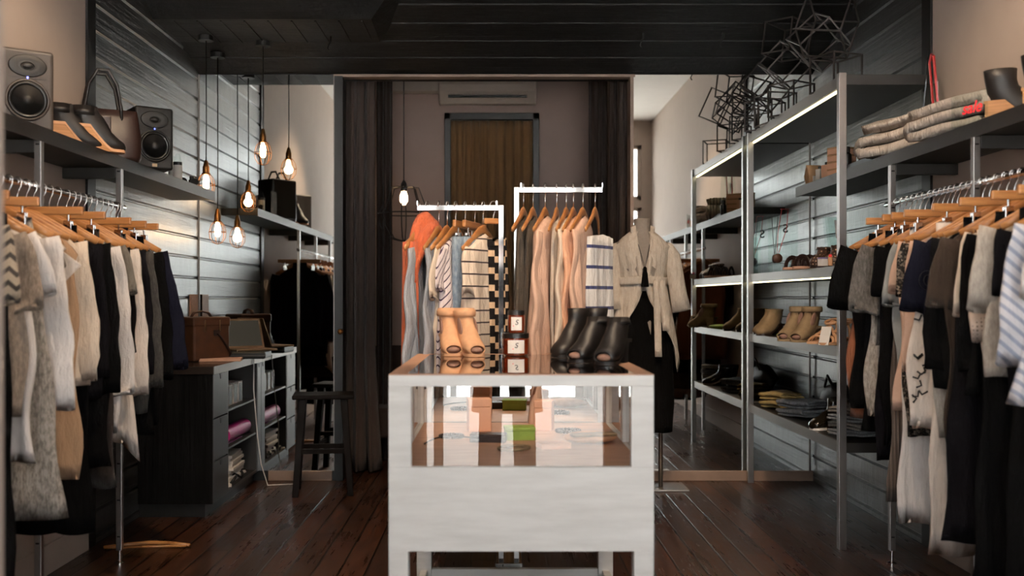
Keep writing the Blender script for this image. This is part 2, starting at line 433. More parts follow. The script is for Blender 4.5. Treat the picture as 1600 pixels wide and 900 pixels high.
wall_mirror('tall_mirror', MR, XR, 'tall wall mirror on the right behind the steel shoe shelving', [(XR-MR)/2-.02])
# back room
box_obj('wall_back_room', M['back_wall'], (-1.9, 1.9, YB, YB+.1, 0, 3.5))
box_obj('wall_back_room_left', M['back_wall'], (-1.9, -1.8, YM+.12, YB, 0, 3.5))
box_obj('wall_back_room_right', M['back_wall'], (1.8, 1.9, YM+.12, YB, 0, 3.5))
box_obj('ceiling_back_room', M['back_wall'], (-1.9, 1.9, YM+.12, YB+.1, 3.4, 3.5))
# shop front behind the camera: doorway and two windows with transoms
zs, zh, zt0, zt1 = .65, 2.42, 2.52, 3.25
dl, dr = -.46, .70                                  # doorway
box_obj('wall_front', M['white_wall'],
        (XL-.1, -1.85, YF-.1, YF, 0, 3.6), (1.94, XR+.1, YF-.1, YF, 0, 3.6), (-1.85, 1.94, YF-.1, YF, zt1, 3.6),
        (-1.85, 1.94, YF-.1, YF, zh, zt0), (-1.85, dl-.08, YF-.1, YF, 0, zs), (dr+.08, 1.94, YF-.1, YF, 0, zs),
        (dl-.08, dl, YF-.1, YF, 0, zh), (dr, dr+.08, YF-.1, YF, 0, zh), (dl-.08, dl, YF-.1, YF, zt0, zt1), (dr, dr+.08, YF-.1, YF, zt0, zt1))
def window(name, x0, x1, z0, z1):
    t = struct(thing(name, 'shop window', 'window', ((x0+x1)/2, YF-.05, z0))); w, h = (x1-x0)/2, z1-z0
    fr = MB().box(-w, -w+.05, -.03, .03, 0, h).box(w-.05, w, -.03, .03, 0, h).box(-w, w, -.03, .03, 0, .05).box(-w, w, -.03, .03, h-.05, h)
    fr.build('window_frame', M['white_wall'], t)
    MB().box(-w+.05, w-.05, -.003, .003, .05, h-.05).build('window_pane', M['glass'], t)
window('window_1', -1.85, dl-.08, zs, zh); window('window_2', dr+.08, 1.94, zs, zh)
window('window_3', -1.85, dl-.08, zt0, zt1); window('window_4', dr+.08, 1.94, zt0, zt1); window('window_5', dl, dr, zt0, zt1)
box_obj('trim_7', M['trim_black'], (-.41, -.35, YF-.09, YF-.02, -.02, zh))
t = struct(thing('door_1', 'white open entrance door seen on its edge', 'door', (-.862, 1.70, 0)))
MB().box(-.022, .022, -.75, 0, .01, 2.35).build('door_leaf', M['white_wall'], t, bevel=.004)
MB().tube([(-.022, -.08, 1.02), (-.07, -.08, 1.02), (-.07, -.19, 1.02)], .009).build('door_handle', M['steel'], t, True)
box_obj('pavement', M['pavement'], (-14, 14, -16, YF-.1, -.12, -.02))
box_obj('exterior_facade', M['plaster_out'], (-14, 14, -16.3, -16, -.1, 7))

# ================================================================== back room contents
t = thing('air_conditioner', 'white split air conditioner high on the back room wall', 'air conditioner', at(762, 134, YB-.11))
mb = MB(); prof = [(-.11, .14), (.11, .14), (.11, -.14), (.02, -.14), (-.09, -.06), (-.11, -.01)]
mb.loft([[(x, y, z) for y, z in prof] for x in (-.385, .385)])
mb.build('casing', M['ac'], t, bevel=.012)
MB().box(-.31, .31, -.075, -.05, -.105, -.088, RX(0)).build('air_outlet', M['trim_black'], t)
MB().box(-.03, .03, -.1125, -.11, .06, .072).build('badge', M['dark_steel'], t)
a, b_ = at(612, 0, YB-.06), at(688, 0, YB-.06)
tag(MB().box(a.x, b_.x, YB-.12, YB-.001, 2.84, 2.93).build('pipe_cover', M['ac'], bevel=.004), 'pale pipe trunking running left from the air conditioner', 'pipe cover')
a, b_ = at(695, 178, YB), at(842, 178, YB); xm, w, h = (a.x+b_.x)/2, (b_.x-a.x)/2, a.z
t = thing('curtained_doorway', 'dark framed doorway filled by a bronze curtain in the back room', 'doorway', (xm, YB-.001, 0))
MB().box(-w, -w+.05, -.05, 0, 0, h).box(w-.05, w, -.05, 0, 0, h).box(-w, w, -.05, 0, h-.055, h).build('door_frame', M['trim_black'], t, bevel=.004)
def curtain(name, x0, x1, z0, z1, amp, waves, mat, parent=None, loc=None, seed=1, flare=0, thick=.006):
    rnd = random.Random(seed); ph = rnd.uniform(0, 6); n = int(waves*14)+2; rows = 26; vs, fs = [], []
    for i in range(rows):
        t_ = i/(rows-1); z = z1+(z0-z1)*t_
        for j in range(n):
            u = j/(n-1); x = x0+(x1-x0)*u
            x += flare*(u-.5)*max(0, t_-.72)*3*(x1-x0)
            g = 2*PI*waves*u+ph
            yy = amp*(.75+.25*t_)*(math.sin(g+.25*math.sin(3*t_+u*5))+.35*math.sin(2.1*g+1+t_*1.5))
            if t_ > .9 and flare: yy *= 1+4*(t_-.9); 
            vs.append((x+.35*amp*math.sin(g*2)*.3, yy, z))
    for i in range(rows-1):
        for j in range(n-1):
            a = i*n+j; fs.append((a, a+1, a+n+1, a+n))
    mb = MB(); mb.add(vs, fs)
    o = mb.build(name, mat, parent, True, solid=thick)
    if loc is not None: o.location = loc
    return o
curtain('door_curtain', -w+.05, w-.05, .02, h-.06, .018, 9, M['curtain_gold'], t, (0, -.02, 0), 4)
def hung_curtain(px0, px1, y, amp, waves, mat, label, seed, flare=0):
    a, b_ = at(px0, 0, y), at(px1, 0, y)
    o = curtain('curtain', -(b_.x-a.x)/2, (b_.x-a.x)/2, .015, 2.9, amp, waves, mat, None, ((a.x+b_.x)/2, y, 0), seed, flare, .008)
    tag(o, label, 'curtain', 'fitting room curtains')
hung_curtain(534, 584, 6.86, .05, 3, M['curtain'], 'grey brown curtain with puddled hem left of the opening, behind stool', 3, .5)
hung_curtain(589, 612, 7.35, .035, 2, M['curtain_dark'], 'narrow dark curtain hanging left beyond the grey brown one', 5)
hung_curtain(920, 948, 7.30, .03, 2, M['curtain_dark'], 'dark curtain on the right seen just above the tall rack arm', 6)
hung_curtain(953, 964, 7.0, .02, 1, M['curtain_dark'], 'thin middle curtain strip right of the opening', 8)
hung_curtain(969, 989, 6.86, .03, 2, M['curtain'], 'grey brown curtain gathered against the right mirror', 9)
def cage_lamp(name, label, group, loc, ztop, big=False):
    t = thing(name, label, 'pendant lamp', loc, 0, group)
    h = ztop-loc[2]
    if not big:
        MB().tube([(0, 0, .10), (.002, 0, .4*h), (0, 0, h-.03)], .0035, 6).build('cord', M['black_metal'], t, True)
        MB().lathe([(.045, h-.03), (.045, h)], 20).build('canopy', M['black_metal'], t)
        MB().lathe([(.008, .125), (.012, .115), (.016, .095), (.02, .085), (.021, .05), (.025, .048), (.025, .04), (.019, .038)], 18).build('socket', M['brass'], t, 40)
        MB().lathe([(.010, .038), (.016, .02), (.019, -.005), (.018, -.04), (.010, -.052)], 16).build('bulb', M['bulb'], t, True)
        cg = MB()
        for k in range(6):
            a = 2*PI*k/6
            pr = [(.024, .045), (.042, .02), (.054, -.02), (.05, -.06), (.03, -.09), (.004, -.1)]
            cg.tube([(r*math.cos(a), r*math.sin(a), z) for r, z in pr], .0019, 5)
        cg.tube([(.054*math.cos(a), .054*math.sin(a), -.022) for a in [2*PI*j/20 for j in range(20)]], .0022, 5, closed=True)
        cg.build('wire_cage', M['brass'], t, True)
    else:
        MB().tube([(0, 0, .06), (0, 0, h)], .004, 6).build('cord', M['black_metal'], t, True)
        MB().lathe([(.008, .075), (.022, .05), (.024, .0), (.02, -.005)], 16).build('socket', M['black_metal'], t, 40)
        MB().lathe([(.016, 0), (.03, -.045), (.03, -.075), (.012, -.105)], 16).build('bulb', M['bulb'], t, True)
        cg = MB()
        for k in range(8):
            a = 2*PI*k/8
            pr = [(.02, .03), (.11, .02), (.17, -.14), (.19, -.17), (.175, -.26), (.11, -.35), (.03, -.37)]
            cg.tube([(r*math.cos(a), r*math.sin(a), z) for r, z in pr], .0045, 5)
        for R, z in ((.19, -.17), (.03, -.37)):
            cg.tube([(R*math.cos(a), R*math.sin(a), z) for a in [2*PI*j/28 for j in range(28)]], .005, 5, closed=True)
        cg.build('wire_cage', M['black_metal'], t, True)
    return t
LAMPS = []
for px, py, d, zt, lb in ((322, 283, 6.037, zb, 'lit brass cage pendant partly hidden behind the end of the left shelf'),
                          (340, 357, 6.309, zc(6.309), 'lit brass cage pendant hanging lowest, in front of left mirror'),
                          (411, 233, 6.17, zb, 'lit brass cage pendant hanging highest, clear of the plank wall')):
    p = at(px, py, d); LAMPS.append(p); cage_lamp('pendant_lamp', lb, 'brass cage pendant lamps', p, zt)
p = at(631, 298, 7.35); LAMPS.append(p)
cage_lamp('wide_cage_lamp', 'lit pendant in a wide black bell-shaped wire cage in the back room', None, p, 3.4, True)
for px, py, lb in ((1005, 52, 'small dark hook in the ceiling boards above the opening'), (1130, 52, 'small bent hook in the ceiling boards on the right'), (517, 55, 'small hook in ceiling boards near the bulkhead corner')):
    d = 3.5085/(.31+(466-py)/F) if px > 600 else 6.05
    q = at(px, py, d)
    t_ = zb if px < 600 else zc(d)
    tag(MB().tube([(0, 0, .0), (0, 0, -.03), (-.012, 0, -.05), (-.02, 0, -.07), (-.012, 0, -.085)], .004, 6).build('ceiling_hook', M['black_metal'], None, True), lb, 'hook').location = (q.x, d, t_)
# dark tub chair in the back room
t = thing('tub_chair', 'black upholstered chair in the shadows behind the grey curtain', 'chair', (-.72, 7.35, 0), 20)
MB().box(-.26, .26, -.25, .25, .20, .42).build('seat', M['curtain_dark'], t, bevel=.05, seg=4)
mb = MB(); pts = [(.31*math.cos(a), .31*math.sin(a), 0) for a in [math.radians(-10+200*k/14) for k in range(15)]]
mb.loft([[(x*.86, y*.86, .2), (x, y, .2), (x*1.03, y*1.03, .82), (x*.88, y*.88, .84)] for x, y, _ in pts])
mb.build('backrest', M['curtain_dark'], t, True)
for sx in (-1, 1):
    for sy in (-1, 1): MB().tube([(sx*.2, sy*.19, .21), (sx*.22, sy*.21, 0)], [.02, .014], 8).build('leg', M['dark_wood'], t, True)
t = thing('door_knob', 'small brass knob on the dark edge beside the left mirror', 'knob', at(533, 518, YM-.012))
MB().lathe([(.016, 0), (.016, .004), (.007, .006), (.007, .028), (.016, .034), (.018, .044), (.010, .052)], 18, RX(90)).build('knob', M['brass'], t, True)
t = tag(MB().box(0, .012, -.075, .075, -.16, .0).build('beige_panel', M['case_floor'], bevel=.002), 'narrow beige panel on black planks beside the left mirror edge', 'panel')
t.location = (XL, 6.43, 1.225)
# ================================================================== long wall shelves with hanging rails
def wall_unit(side):
    s = 1 if side == 'l' else -1
    xw = XL if side == 'l' else XR
    xp = -1.707 if side == 'l' else 1.786
    zt, xf = (1.841, -1.70) if side == 'l' else (1.857, 1.78)
    y0, y1 = 2.3, (6.01 if side == 'l' else 5.93)
    w = 'left' if side == 'l' else 'right'
    t = thing('display_shelf', f'long dark shelf on steel posts along the {w} wall', 'shelf', (xw, 0, 0))
    d = abs(xf-xw)
    def X(a): return a*s
    bx = lambda mb, a, b, *r: mb.box(min(X(a), X(b)), max(X(a), X(b)), *r)
    bx(MB(), .001, d-.012, y0, y1, zt-.05, zt).build('shelf_board', M['shelf_dark'], t, bevel=.002)
    bx(MB(), d-.012, d, y0, y1, zt-.056, zt+.001).build('front_edge', M['shelf_edge'], t)
    dp = abs(xp-xw)
    for y in (4.51 if side == 'l' else 4.50, 3.715, 2.92):
        mb = MB(); bx(mb, dp-.013, dp+.013, y-.013, y+.013, .06, zt-.056)
        po = mb.build('post', M['steel'], t, bevel=.002)
        sl = MB()
        for k in range(11): sl.box(X(dp)-.007, X(dp)+.007, y-.0145, y-.012, .12+k*.165, .126+k*.165)
        sl.build('slot', M['trim_black'], po)
        MB().lathe([(.022, 0), (.022, .006), (.008, .012), (.008, .06)], 14, T(X(dp), y, 0)).build('levelling_foot', M['chrome'], po, 40)
        bx(MB(), .001, dp-.013, y-.016, y+.016, zt-.10, zt-.051).build('bracket', M['shelf_dark'], t, bevel=.002)
    MB().tube([(X(dp), y0, 0), (X(dp), 4.56, 0)], .0125, 14, T(0, 0, 1.615 if side == 'l' else 1.627)).build('hanging_rail', M['chrome'], t, True)
    return t
wall_unit('l'); wall_unit('r')
ZL, ZR = 1.841, 1.857

# ================================================================== steel shelving unit on the right
t = thing('shoe_shelving', 'steel framed shoe shelving with lit strips against the right plank wall', 'shelving', (0, 0, 0))
x0, x1, ya, yb = 1.65, XR-.004, 4.763, 6.53
for y in (ya, 6.48): MB().box(x0-.018, x0+.018, y-.018, y+.018, 0, 2.276).build('post', M['steel'], t, bevel=.002)
for nm, z1, z0, lit in (('top_shelf', 2.27, 2.215, 1), ('shelf', 1.357, 1.305, 1), ('shelf', .969, .918, 0), ('shelf', .511, .458, 0)):
    sh = MB().box(x0+.012, x1, ya-.01, yb, z0+.004, z1-.002).build(nm, M['shelf_dark'], t, bevel=.001)
    MB().box(x0-.004, x0+.012, ya+.018, yb, z0, z1).build('front_edge', M['alu'], sh, bevel=.001)
    if lit: MB().box(x0+.013, x0+.028, ya+.03, yb-.01, z0-.007, z0+.003).build('light_strip', M['led'], sh)

# wire cubes piled on the shelving
def wire_cube(e, r):
    mb = MB(); h = e/2
    for a in range(3):
        for i in (-h, h):
            for j in (-h, h):
                p = [0, 0, 0]; q = [0, 0, 0]; p[a], q[a] = -h-r, h+r
                o = [k for k in range(3) if k != a]
                p[o[0]] = q[o[0]] = i; p[o[1]] = q[o[1]] = j
                mb.tube([p, q], r*1.3, 4)
    return mb
cubes = [(1217, 62, 5.9, .17, (4, 6, 38), 'upright wire cube high in the pile, against dark ceiling'),
         (1218, 102, 5.95, .165, (28, 36, 20), 'tilted wire cube just below the upright one'),
         (1279, 66, 5.55, .185, (30, 40, 25), 'wire cube standing on its corner near the pile top'),
         (1293, 40, 5.35, .21, (12, 24, 62), 'largest dark wire cube at the very top of the pile'),
         (1306, 121, 5.15, .16, (0, 0, 22), 'wire cube resting flat on the shelf end near the front post'),
         (1236, 138, 5.85, .165, (0, 0, 35), 'wire cube sitting flat midway along the top shelf'),
         (1206, 158, 6.15, .165, (0, 0, 12), 'wire cube flat on shelf over the rear post'),
         (1180, 136, 6.38, .165, (38, 22, 30), 'wire cube tipped close to the mirror'),
         (1184, 172, 6.38, .165, (0, 0, 48), 'wire cube flat on the shelf end by the mirror')]
for px, py, d, e, r, lb in cubes:
    p = at(px, py, d)
    if r[0] == 0: p.z = 2.272+e/2+.006
    p.x = max(p.x, 1.72)
    o = wire_cube(e*1.12, .0043).build('wire_cube', M['dark_steel']); o.location = p; o.rotation_euler = [math.radians(a) for a in r]
    tag(o, lb, 'ornament', 'wire cubes on the shelving')

# ================================================================== shoes
def boot(mb_only=False, L_=.25, heel=.085, shaft=.115, peep=False, wid=1.0):
    k = L_/.25; hz = heel/.085
    R = [(-.122, .020, .014, .010, 0), (-.112, .026, .032, .019, 0), (-.085, .033, .041, .028, 4), (-.045, .046, .043, .040, 14),
         (-.008, .070, .040, .052, 34), (.03, .103, .036, .058, 58), (.052, .140, .034, .053, 78), (.060, .175, .036, .053, 90), (.062, .2+shaft-.115+.02, .040, .056, 90)]
    if peep: R = R[1:]
    rings = []
    for y, z, w, h, th in R:
        th = math.radians(th); zz = z+(hz-1)*.085*max(0, min(1, (y+.08)/.12))
        rings.append([(w*wid*math.cos(a), y*k-math.sin(th)*h*math.sin(a), max(.008, zz+math.cos(th)*h*math.sin(a))) for a in [2*PI*j/20 for j in range(20)]])
    return MB().loft(rings, not peep, False)
def sole_z(y, heel): return .004+heel*max(0, min(1, (y+.055)/.10))**1.3
def make_shoe(name, label, mat, loc, rz, group=None, L_=.25, heel=.085, shaft=.115, peep=False, wedge=False, heelmat=None, solemat=None, cutout=False, strap=None, cat='shoe'):
    t = thing(name, label, cat, loc, rz, group); k = L_/.25
    hm = heelmat or M['leather_black']
    boot(L_=L_, heel=heel, shaft=shaft, peep=peep).build('upper', mat, t, True, solid=.004)
    ys = [-.12+.24*i/16 for i in range(17)]
    w = lambda y: (.040 if y < 0 else .040-.008*y/.12)*(1 if y > -.09 else math.sqrt(max(.05, 1-((y+.09)/.032)**2)))
    MB().loft([[(-w(y), y*k, sole_z(y, heel)-.004), (w(y), y*k, sole_z(y, heel)-.004), (w(y), y*k, sole_z(y, heel)+.008), (-w(y), y*k, sole_z(y, heel)+.008)] for y in ys]).build('sole', solemat or hm, t, 50)
    if wedge:
        yy = [-.06+.175*i/10 for i in range(11)]
        MB().loft([[(-w(y)*.95, y*k, 0), (w(y)*.95, y*k, 0), (w(y)*.95, y*k, sole_z(y, heel)), (-w(y)*.95, y*k, sole_z(y, heel))] for y in yy]).build('heel', hm, t, 50)
    else:
        MB().loft([[(x*sx, yc+y*sy, z) for x, y in ((-.03, -.025), (.03, -.025), (.033, .01), (.02, .035), (-.02, .035), (-.033, .01))] for z, sx, sy, yc in ((0, .8, .75, .085*k), (heel*.5, .85, .85, .08*k), (heel+.004, 1, 1.1, .075*k))]).build('heel', hm, t, 50)
    if peep:
        MB().ball(.030, .05, .016, T(0, -.075*k, .026), n=14, m=8).build('insole', M['suede_inner'], t, True)
    if strap:
        MB().tube([(.043*math.cos(a), .06*k+.060*math.sin(a), .185+(heel-.085)) for a in [2*PI*j/20 for j in range(20)]], .016, 8, closed=True, sq=(1, .35)).build('ankle_strap', strap, t, True)
    if cutout:
        for sx in (-1, 1):
            MB().ball(.006, .022, .045, T(sx*.034, .012*k, .115) @ RX(-28), n=12, m=8).build('side_opening', M['suede_inner'], t, True)
    return t
YD0, YD1, ZD = 3.1, 4.25, .963                     # display case front, back, top
xa, xb = -.3367, .490
# tan pair on the case
for px, d, rz, lb in ((703, 4.14, 12, 'tan suede peep-toe ankle boot, left of the pair on the case'), (732, 4.10, 24, 'tan suede peep-toe ankle boot nearer the candles on the case')):
    q = at(px, 0, d)
    make_shoe('ankle_boot', lb, M['suede_tan'], (q.x, d, ZD+.001), rz, 'tan suede ankle boots', .215, .075, .10, peep=True, heelmat=M['suede_tan'], cutout=True, strap=M['suede_tan'])
# black boots on the case
for px, d, rz, s, lb in ((893, 4.05, -38, .10, 'tall black leather ankle boot behind the other black shoes'), (925, 4.14, -30, .10, 'black leather ankle boot at the back right, half hidden'),
                         (922, 3.72, -42, .045, 'black open-toe bootie in the blurred front pair, left one'), (958, 3.60, -28, .045, 'black open-toe bootie at the front right corner of case')):
    q = at(px, 0, d)
    make_shoe('ankle_boot', lb, M['leather_black'], (q.x, d, ZD+.001), rz, 'black leather boots on the case', .225, .075, s, peep=s < .08, heelmat=M['leather_black'])
# candles
def candle(name, label, loc, r, h, letter):
    t = thing(name, label, 'candle', loc, 0, 'amber jar candles')
    MB().lathe([(r*.9, 0), (r, .006), (r, h*.74), (r*.93, h*.78), (r*.93, h*.8)], 32).build('jar', M['amber'], t, 40)
    MB().lathe([(r*.98, h*.79), (r*.98, h*.985), (r*.94, h)], 32).build('lid', M['black_plastic'], t, 40)
    lb = MB(); w = math.radians(36); n = 8
    for z0, z1 in ((h*.12, h*.70),):
        rings = [[((r+.0012)*math.sin(-w+2*w*i/n), -(r+.0012)*math.cos(-w+2*w*i/n), z) for z in (z0, z1)] + [((r+.0002)*math.sin(-w+2*w*i/n), -(r+.0002)*math.cos(-w+2*w*i/n), z) for z in (z1, z0)] for i in range(n+1)]
        lb.loft(rings)
    l = lb.build('label_sheet', M['label_white'], t)
    zc_ = h*.46
    text('S', letter, M['ink'], l, T(0, -r-.0018, zc_) @ RX(90), shear=.25)
    MB().ball(.0022, .0008, .0022, T(-letter*.42, -r-.0018, zc_-letter*.45), n=10, m=6).build('dot', M['ink_red'], l, True)
    text('candle', .006, M['ink'], l, T(0, -r-.0018, h*.2) @ RX(90)) if False else None
    return t
q = at(806, 0, 4.12)
candle('jar_candle', 'large amber jar candle with white label standing on the case', (q.x, 4.12, ZD+.001), .056, .092, .03)
candle('jar_candle', 'small amber jar candle with black lid stacked on the large one', (q.x+.002, 4.12, ZD+.094), .036, .094, .03)

# ================================================================== white display case
t = thing('display_case', 'white painted glass-topped display case standing in the middle of the floor', 'display case', ((xa+xb)/2, YD0, 0))
W2 = (xb-xa)/2; D = YD1-YD0; zp, zg0, zg1 = .411, 1.2-264*3.1/F, 1.2-138*3.1/F
wp = M['white_paint']
for sx in (-1, 1):
    for y0, y1 in ((0, .06), (D-.06, D)):
        MB().box(sx*W2-(sx > 0)*.062, sx*W2+(sx < 0)*.062, y0, y1, 0, zp+.001).build('leg', wp, t, bevel=.003)
fr = MB(); st = .071
fr.box(-W2, W2, 0, .03, zp, zg0).box(-W2, W2, 0, .03, zg1, ZD-.002)
fr.box(-W2, -W2+st, 0, .03, zg0, zg1).box(W2-st, W2, 0, .03, zg0, zg1)
fr.build('front_panel', wp, t, bevel=.002)
for sx in (-1, 1):
    a, b_ = (-W2, -W2+.03) if sx < 0 else (W2-.03, W2)
    sp = MB().box(a, b_, .03, D, zp, zg0).box(a, b_, .03, D, zg1+.02, ZD-.002)
    sp.box(a, b_, .03, .09, zg0, zg1+.02).box(a, b_, D-.06, D, zg0, zg1+.02).box(a, b_, D*.5-.03, D*.5+.03, zg0, zg1+.02)
    o = sp.build('side_panel', wp, t, bevel=.002)
    xg = (a+b_)/2
    MB().box(xg-.002, xg+.002, .09, D-.06, zg0, zg1+.02).build('side_glass', M['glass'], o)
MB().box(-W2+.03, W2-.03, D-.03, D-.012, zp, ZD-.004).build('back_panel', wp, t)
MB().box(-W2+.062, W2-.062, D-.036, D-.031, zg0+.003, .885).build('back_mirror', M['mirror'], t)
MB().box(-W2+.03, W2-.03, .03, D-.03, zg0-.012, zg0).build('display_floor', M['case_floor'], t)
tf = MB().box(-W2, -W2+.055, 0, D, ZD-.003, ZD).box(W2-.055, W2, 0, D, ZD-.003, ZD).box(-W2+.055, W2-.055, 0, .035, ZD-.003, ZD).box(-W2+.055, W2-.055, D-.03, D, ZD-.003, ZD)
tf.build('top_frame', M['case_floor'], t)
MB().box(-W2+.055, W2-.055, .035, D-.03, ZD-.007, ZD-.0005).build('top_glass', M['glass'], t)
MB().box(-W2+st, W2-st, .012, .018, zg0, zg1).build('front_glass', M['glass'], t)
MB().box(-W2+.062, W2-.062, D-.045, D-.015, .02, .056).build('stretcher', wp, t, bevel=.002)
for sx in (-1, 1): MB().box(sx*(W2-.031)-.015, sx*(W2-.031)+.015, .06, D-.06, .02, .056).build('stretcher', wp, t, bevel=.002)
# goods inside the case
zi = zg0
def put(o, x, y, z, rz=0): o.location = (x, y, z); o.rotation_euler = (0, 0, math.radians(rz)); return o
g = 'goods inside the display case'
t = thing('card_box', 'lime green box lying in the case behind the front glass', 'box', (.085, 3.72, zi), 4, g)
MB().box(-.055, .055, -.04, .04, 0, .035).build('base', M['green'], t, bevel=.002); MB().box(-.057, .057, -.042, .042, .035, .048).build('lid', M['green'], t, bevel=.002)
t = thing('clutch_bag', 'flat tan leather clutch on the right of the case floor', 'bag', (.34, 3.62, zi), 12, g)
MB().ball(.10, .065, .022, T(0, 0, .022), n=20, m=10).build('body', M['suede_tan'], t, True)
MB().box(-.085, .085, -.062, -.02, .03, .042).build('flap', M['suede_taupe'], t, bevel=.008)
for x, y, rz, wd, hh, mt, lb in ((-.07, 3.95, 8, .09, .13, 'box_pink', 'upright blush box standing near the mirror inside the case'), (.19, 3.98, -12, .07, .12, 'box_pink', 'slim blush box beside the case mirror, right of centre'),
                             (-.03, 3.66, -6, .13, .03, 'leather_dark', 'flat dark leather wallet on the case floor left of green box'), (.20, 3.5, 15, .11, .02, 'box_pink', 'low blush card tray at front of the case floor')):
    t = thing('gift_box' if mt == 'box_pink' else 'wallet', lb, 'box' if mt == 'box_pink' else 'wallet', (x, y, zi), rz, g)
    MB().box(-wd/2, wd/2, -.035, .035, 0, hh*.75).build('base', M[mt], t, bevel=.003); MB().box(-wd/2-.001, wd/2+.001, -.036, .036, hh*.75, hh).build('lid', M[mt], t, bevel=.003)
for x, y, r_, lb in ((-.17, 3.75, .042, 'dark beaded bangle lying at the left of the case floor'), (.28, 3.9, .045, 'dark bangle near the right of the case mirror')):
    mb = MB()
    for k in range(22): mb.ball(.007, .007, .007, T(r_*math.cos(2*PI*k/22), r_*math.sin(2*PI*k/22), .008), 8, 6)
    tag(put(mb.build('bangle', M['leather_dark'], None, True), x, y, zi), lb, 'bracelet', g)
mb = MB(); pts = [(-.12+.24*k/20, .03*math.sin(k*.3), .004+.02*math.sin(PI*k/20)) for k in range(21)]
tag(put(mb.tube(pts, .003, 6).build('cord_necklace', M['leather_black'], None, True), -.15, 3.62, zi, 25), 'thin black cord necklace curving across the case floor', 'necklace', g)
tag(put(MB().tube([(.05*math.cos(a)*(1+.2*math.sin(2*a)), .05*math.sin(a), .008) for a in [2*PI*k/24 for k in range(24)]], .006, 6, closed=True).build('leather_cuff', M['suede_taupe'], None, True), .06, 3.45, zi), 'loose tan leather loop at the front of the case floor', 'bracelet', g)

# ================================================================== two-arm garment rack
YR = 4.45
q1, q2 = at(783, 325, YR), at(807, 297, YR)
e1, e2 = at(652, 325, YR), at(941, 297, YR)
t = thing('garment_rack', 'chrome two-armed garment rack standing just behind the display case', 'garment rack', ((q1.x+q2.x)/2, YR, 0))
cx = (q1.x+q2.x)/2; h_ = .0115
for q, e, nm in ((q1, e1, 'low'), (q2, e2, 'high')):
    x = q.x-cx; xe = e.x-cx
    MB().box(x-h_, x+h_, -h_, h_, .012, q.z+h_).build('post', M['chrome'], t, bevel=.0015)
    ar = MB().box(min(x-h_*(1 if xe < x else -1), xe), max(x-h_*(1 if xe < x else -1), xe), -h_, h_, q.z-h_, q.z+h_).build('arm', M['chrome'], t, bevel=.0015)
    MB().box(xe-.002, xe+.002, -.006, .006, q.z+h_, q.z+h_+.02).build('end_stop', M['chrome'], ar)
    MB().box(x*1.0-(.02 if xe < x else -.02)-.003, x-(.02 if xe < x else -.02)+.003, -.006, .006, q.z+h_, q.z+h_+.02).build('end_stop', M['chrome'], ar)
MB().box(-.06, .06, -.05, .25, 0, .03).build('base', M['chrome'], t, bevel=.003)
for z in (.08, .95): MB().box(q1.x-cx, q2.x-cx, -.008, .008, z, z+.016).build('crosspiece', M['chrome'], t)
ZA1, ZA2 = q1.z+h_, q2.z+h_

# ================================================================== left counter
yE, xc, zt = 5.44, -1.549, .826
t = thing('counter', 'low dark counter with drawers and open shelves along the left mirror corner', 'counter', (XL, yE, 0))
dx = xc-XL; ln = YM-yE-.004
MB().box(.002, dx+.004, -.008, ln, zt-.042, zt).build('worktop', M['counter_top'], t, bevel=.002)
MB().box(dx+.004, dx+.008, -.008, ln, zt-.043, zt+.001).build('worktop_edge', M['alu'], t)
MB().box(.002, dx-.004, 0, .018, .075, zt-.042).build('end_panel', M['counter_side'], t)
MB().box(.002, dx-.05, .02, ln, 0, .075).build('plinth', M['trim_black'], t)
ca = MB(); y1, y2 = 5.752-yE, 6.444-yE
ca.box(.002, .016, .018, ln, .075, zt-.042).box(.016, dx-.004, .018, ln, .075, .093)
for y in (y1, y2): ca.box(.016, dx-.003, y-.009, y+.009, .093, zt-.042)
ca.build('carcass', M['counter_front'], t)
hs = [(.075, .30), (.304, .535), (.539, zt-.044)]
for a, b_ in hs:
    dr = MB().box(dx-.02, dx, .004, y1-.004, a+.002, b_-.002).build('drawer', M['counter_front'], t, bevel=.0015)
    MB().prism([(-.022, 0), (.022, 0), (.012, -.03), (-.012, -.03)], .003, T(dx+.0006, y1/2, b_-.004) @ RZ(90)).build('finger_notch', M['trim_black'], dr)
dp_ = MB().box(dx-.02, dx, y2+.004, ln, .077, zt-.046).build('door', M['counter_front'], t, bevel=.0015)
MB().prism([(-.018, 0), (.018, 0), (.010, -.026), (-.010, -.026)], .003, T(dx+.0006, (y2+ln)/2, zt-.05) @ RZ(90)).build('finger_notch', M['trim_black'], dp_)
shz = (.335, .555)
for z in shz: MB().box(.016, dx-.006, y1+.009, y2-.009, z-.012, z).build('shelf', M['counter_front'], t, bevel=.001)
ym = yE+(y1+y2)/2
mt_ = lambda *a: thing(*a)
g = 'boxed goods on the counter shelf'
for i, (yy, lb) in enumerate(((5.98, 'black fronted narrow box at the near end of the upper counter shelf'), (6.10, 'black fronted box in the middle of the upper counter shelf'), (6.22, 'black fronted box at the far end of the upper counter shelf'))):
    t = thing('file_box', lb, 'box', (-1.70, yy, shz[1]), 0, g)
    MB().box(-.10, .10, -.048, .048, 0, .13).build('box_body', M['box_white'], t, bevel=.002)
    MB().box(.10, .1015, -.034, .034, .01, .12).build('box_front', M['black_plastic'], t)
t = thing('wrapping_roll', 'shiny magenta roll of wrapping on the middle counter shelf', 'roll', (-1.615, 6.12, shz[0]+.052), 0)
MB().tube([(0, -.25, 0), (0, .25, 0)], .045, 22).build('roll', M['magenta'], t, 40)
MB().tube([(0, -.253, 0), (0, .253, 0)], .018, 14).build('core', M['paper_bag'], t, 40)
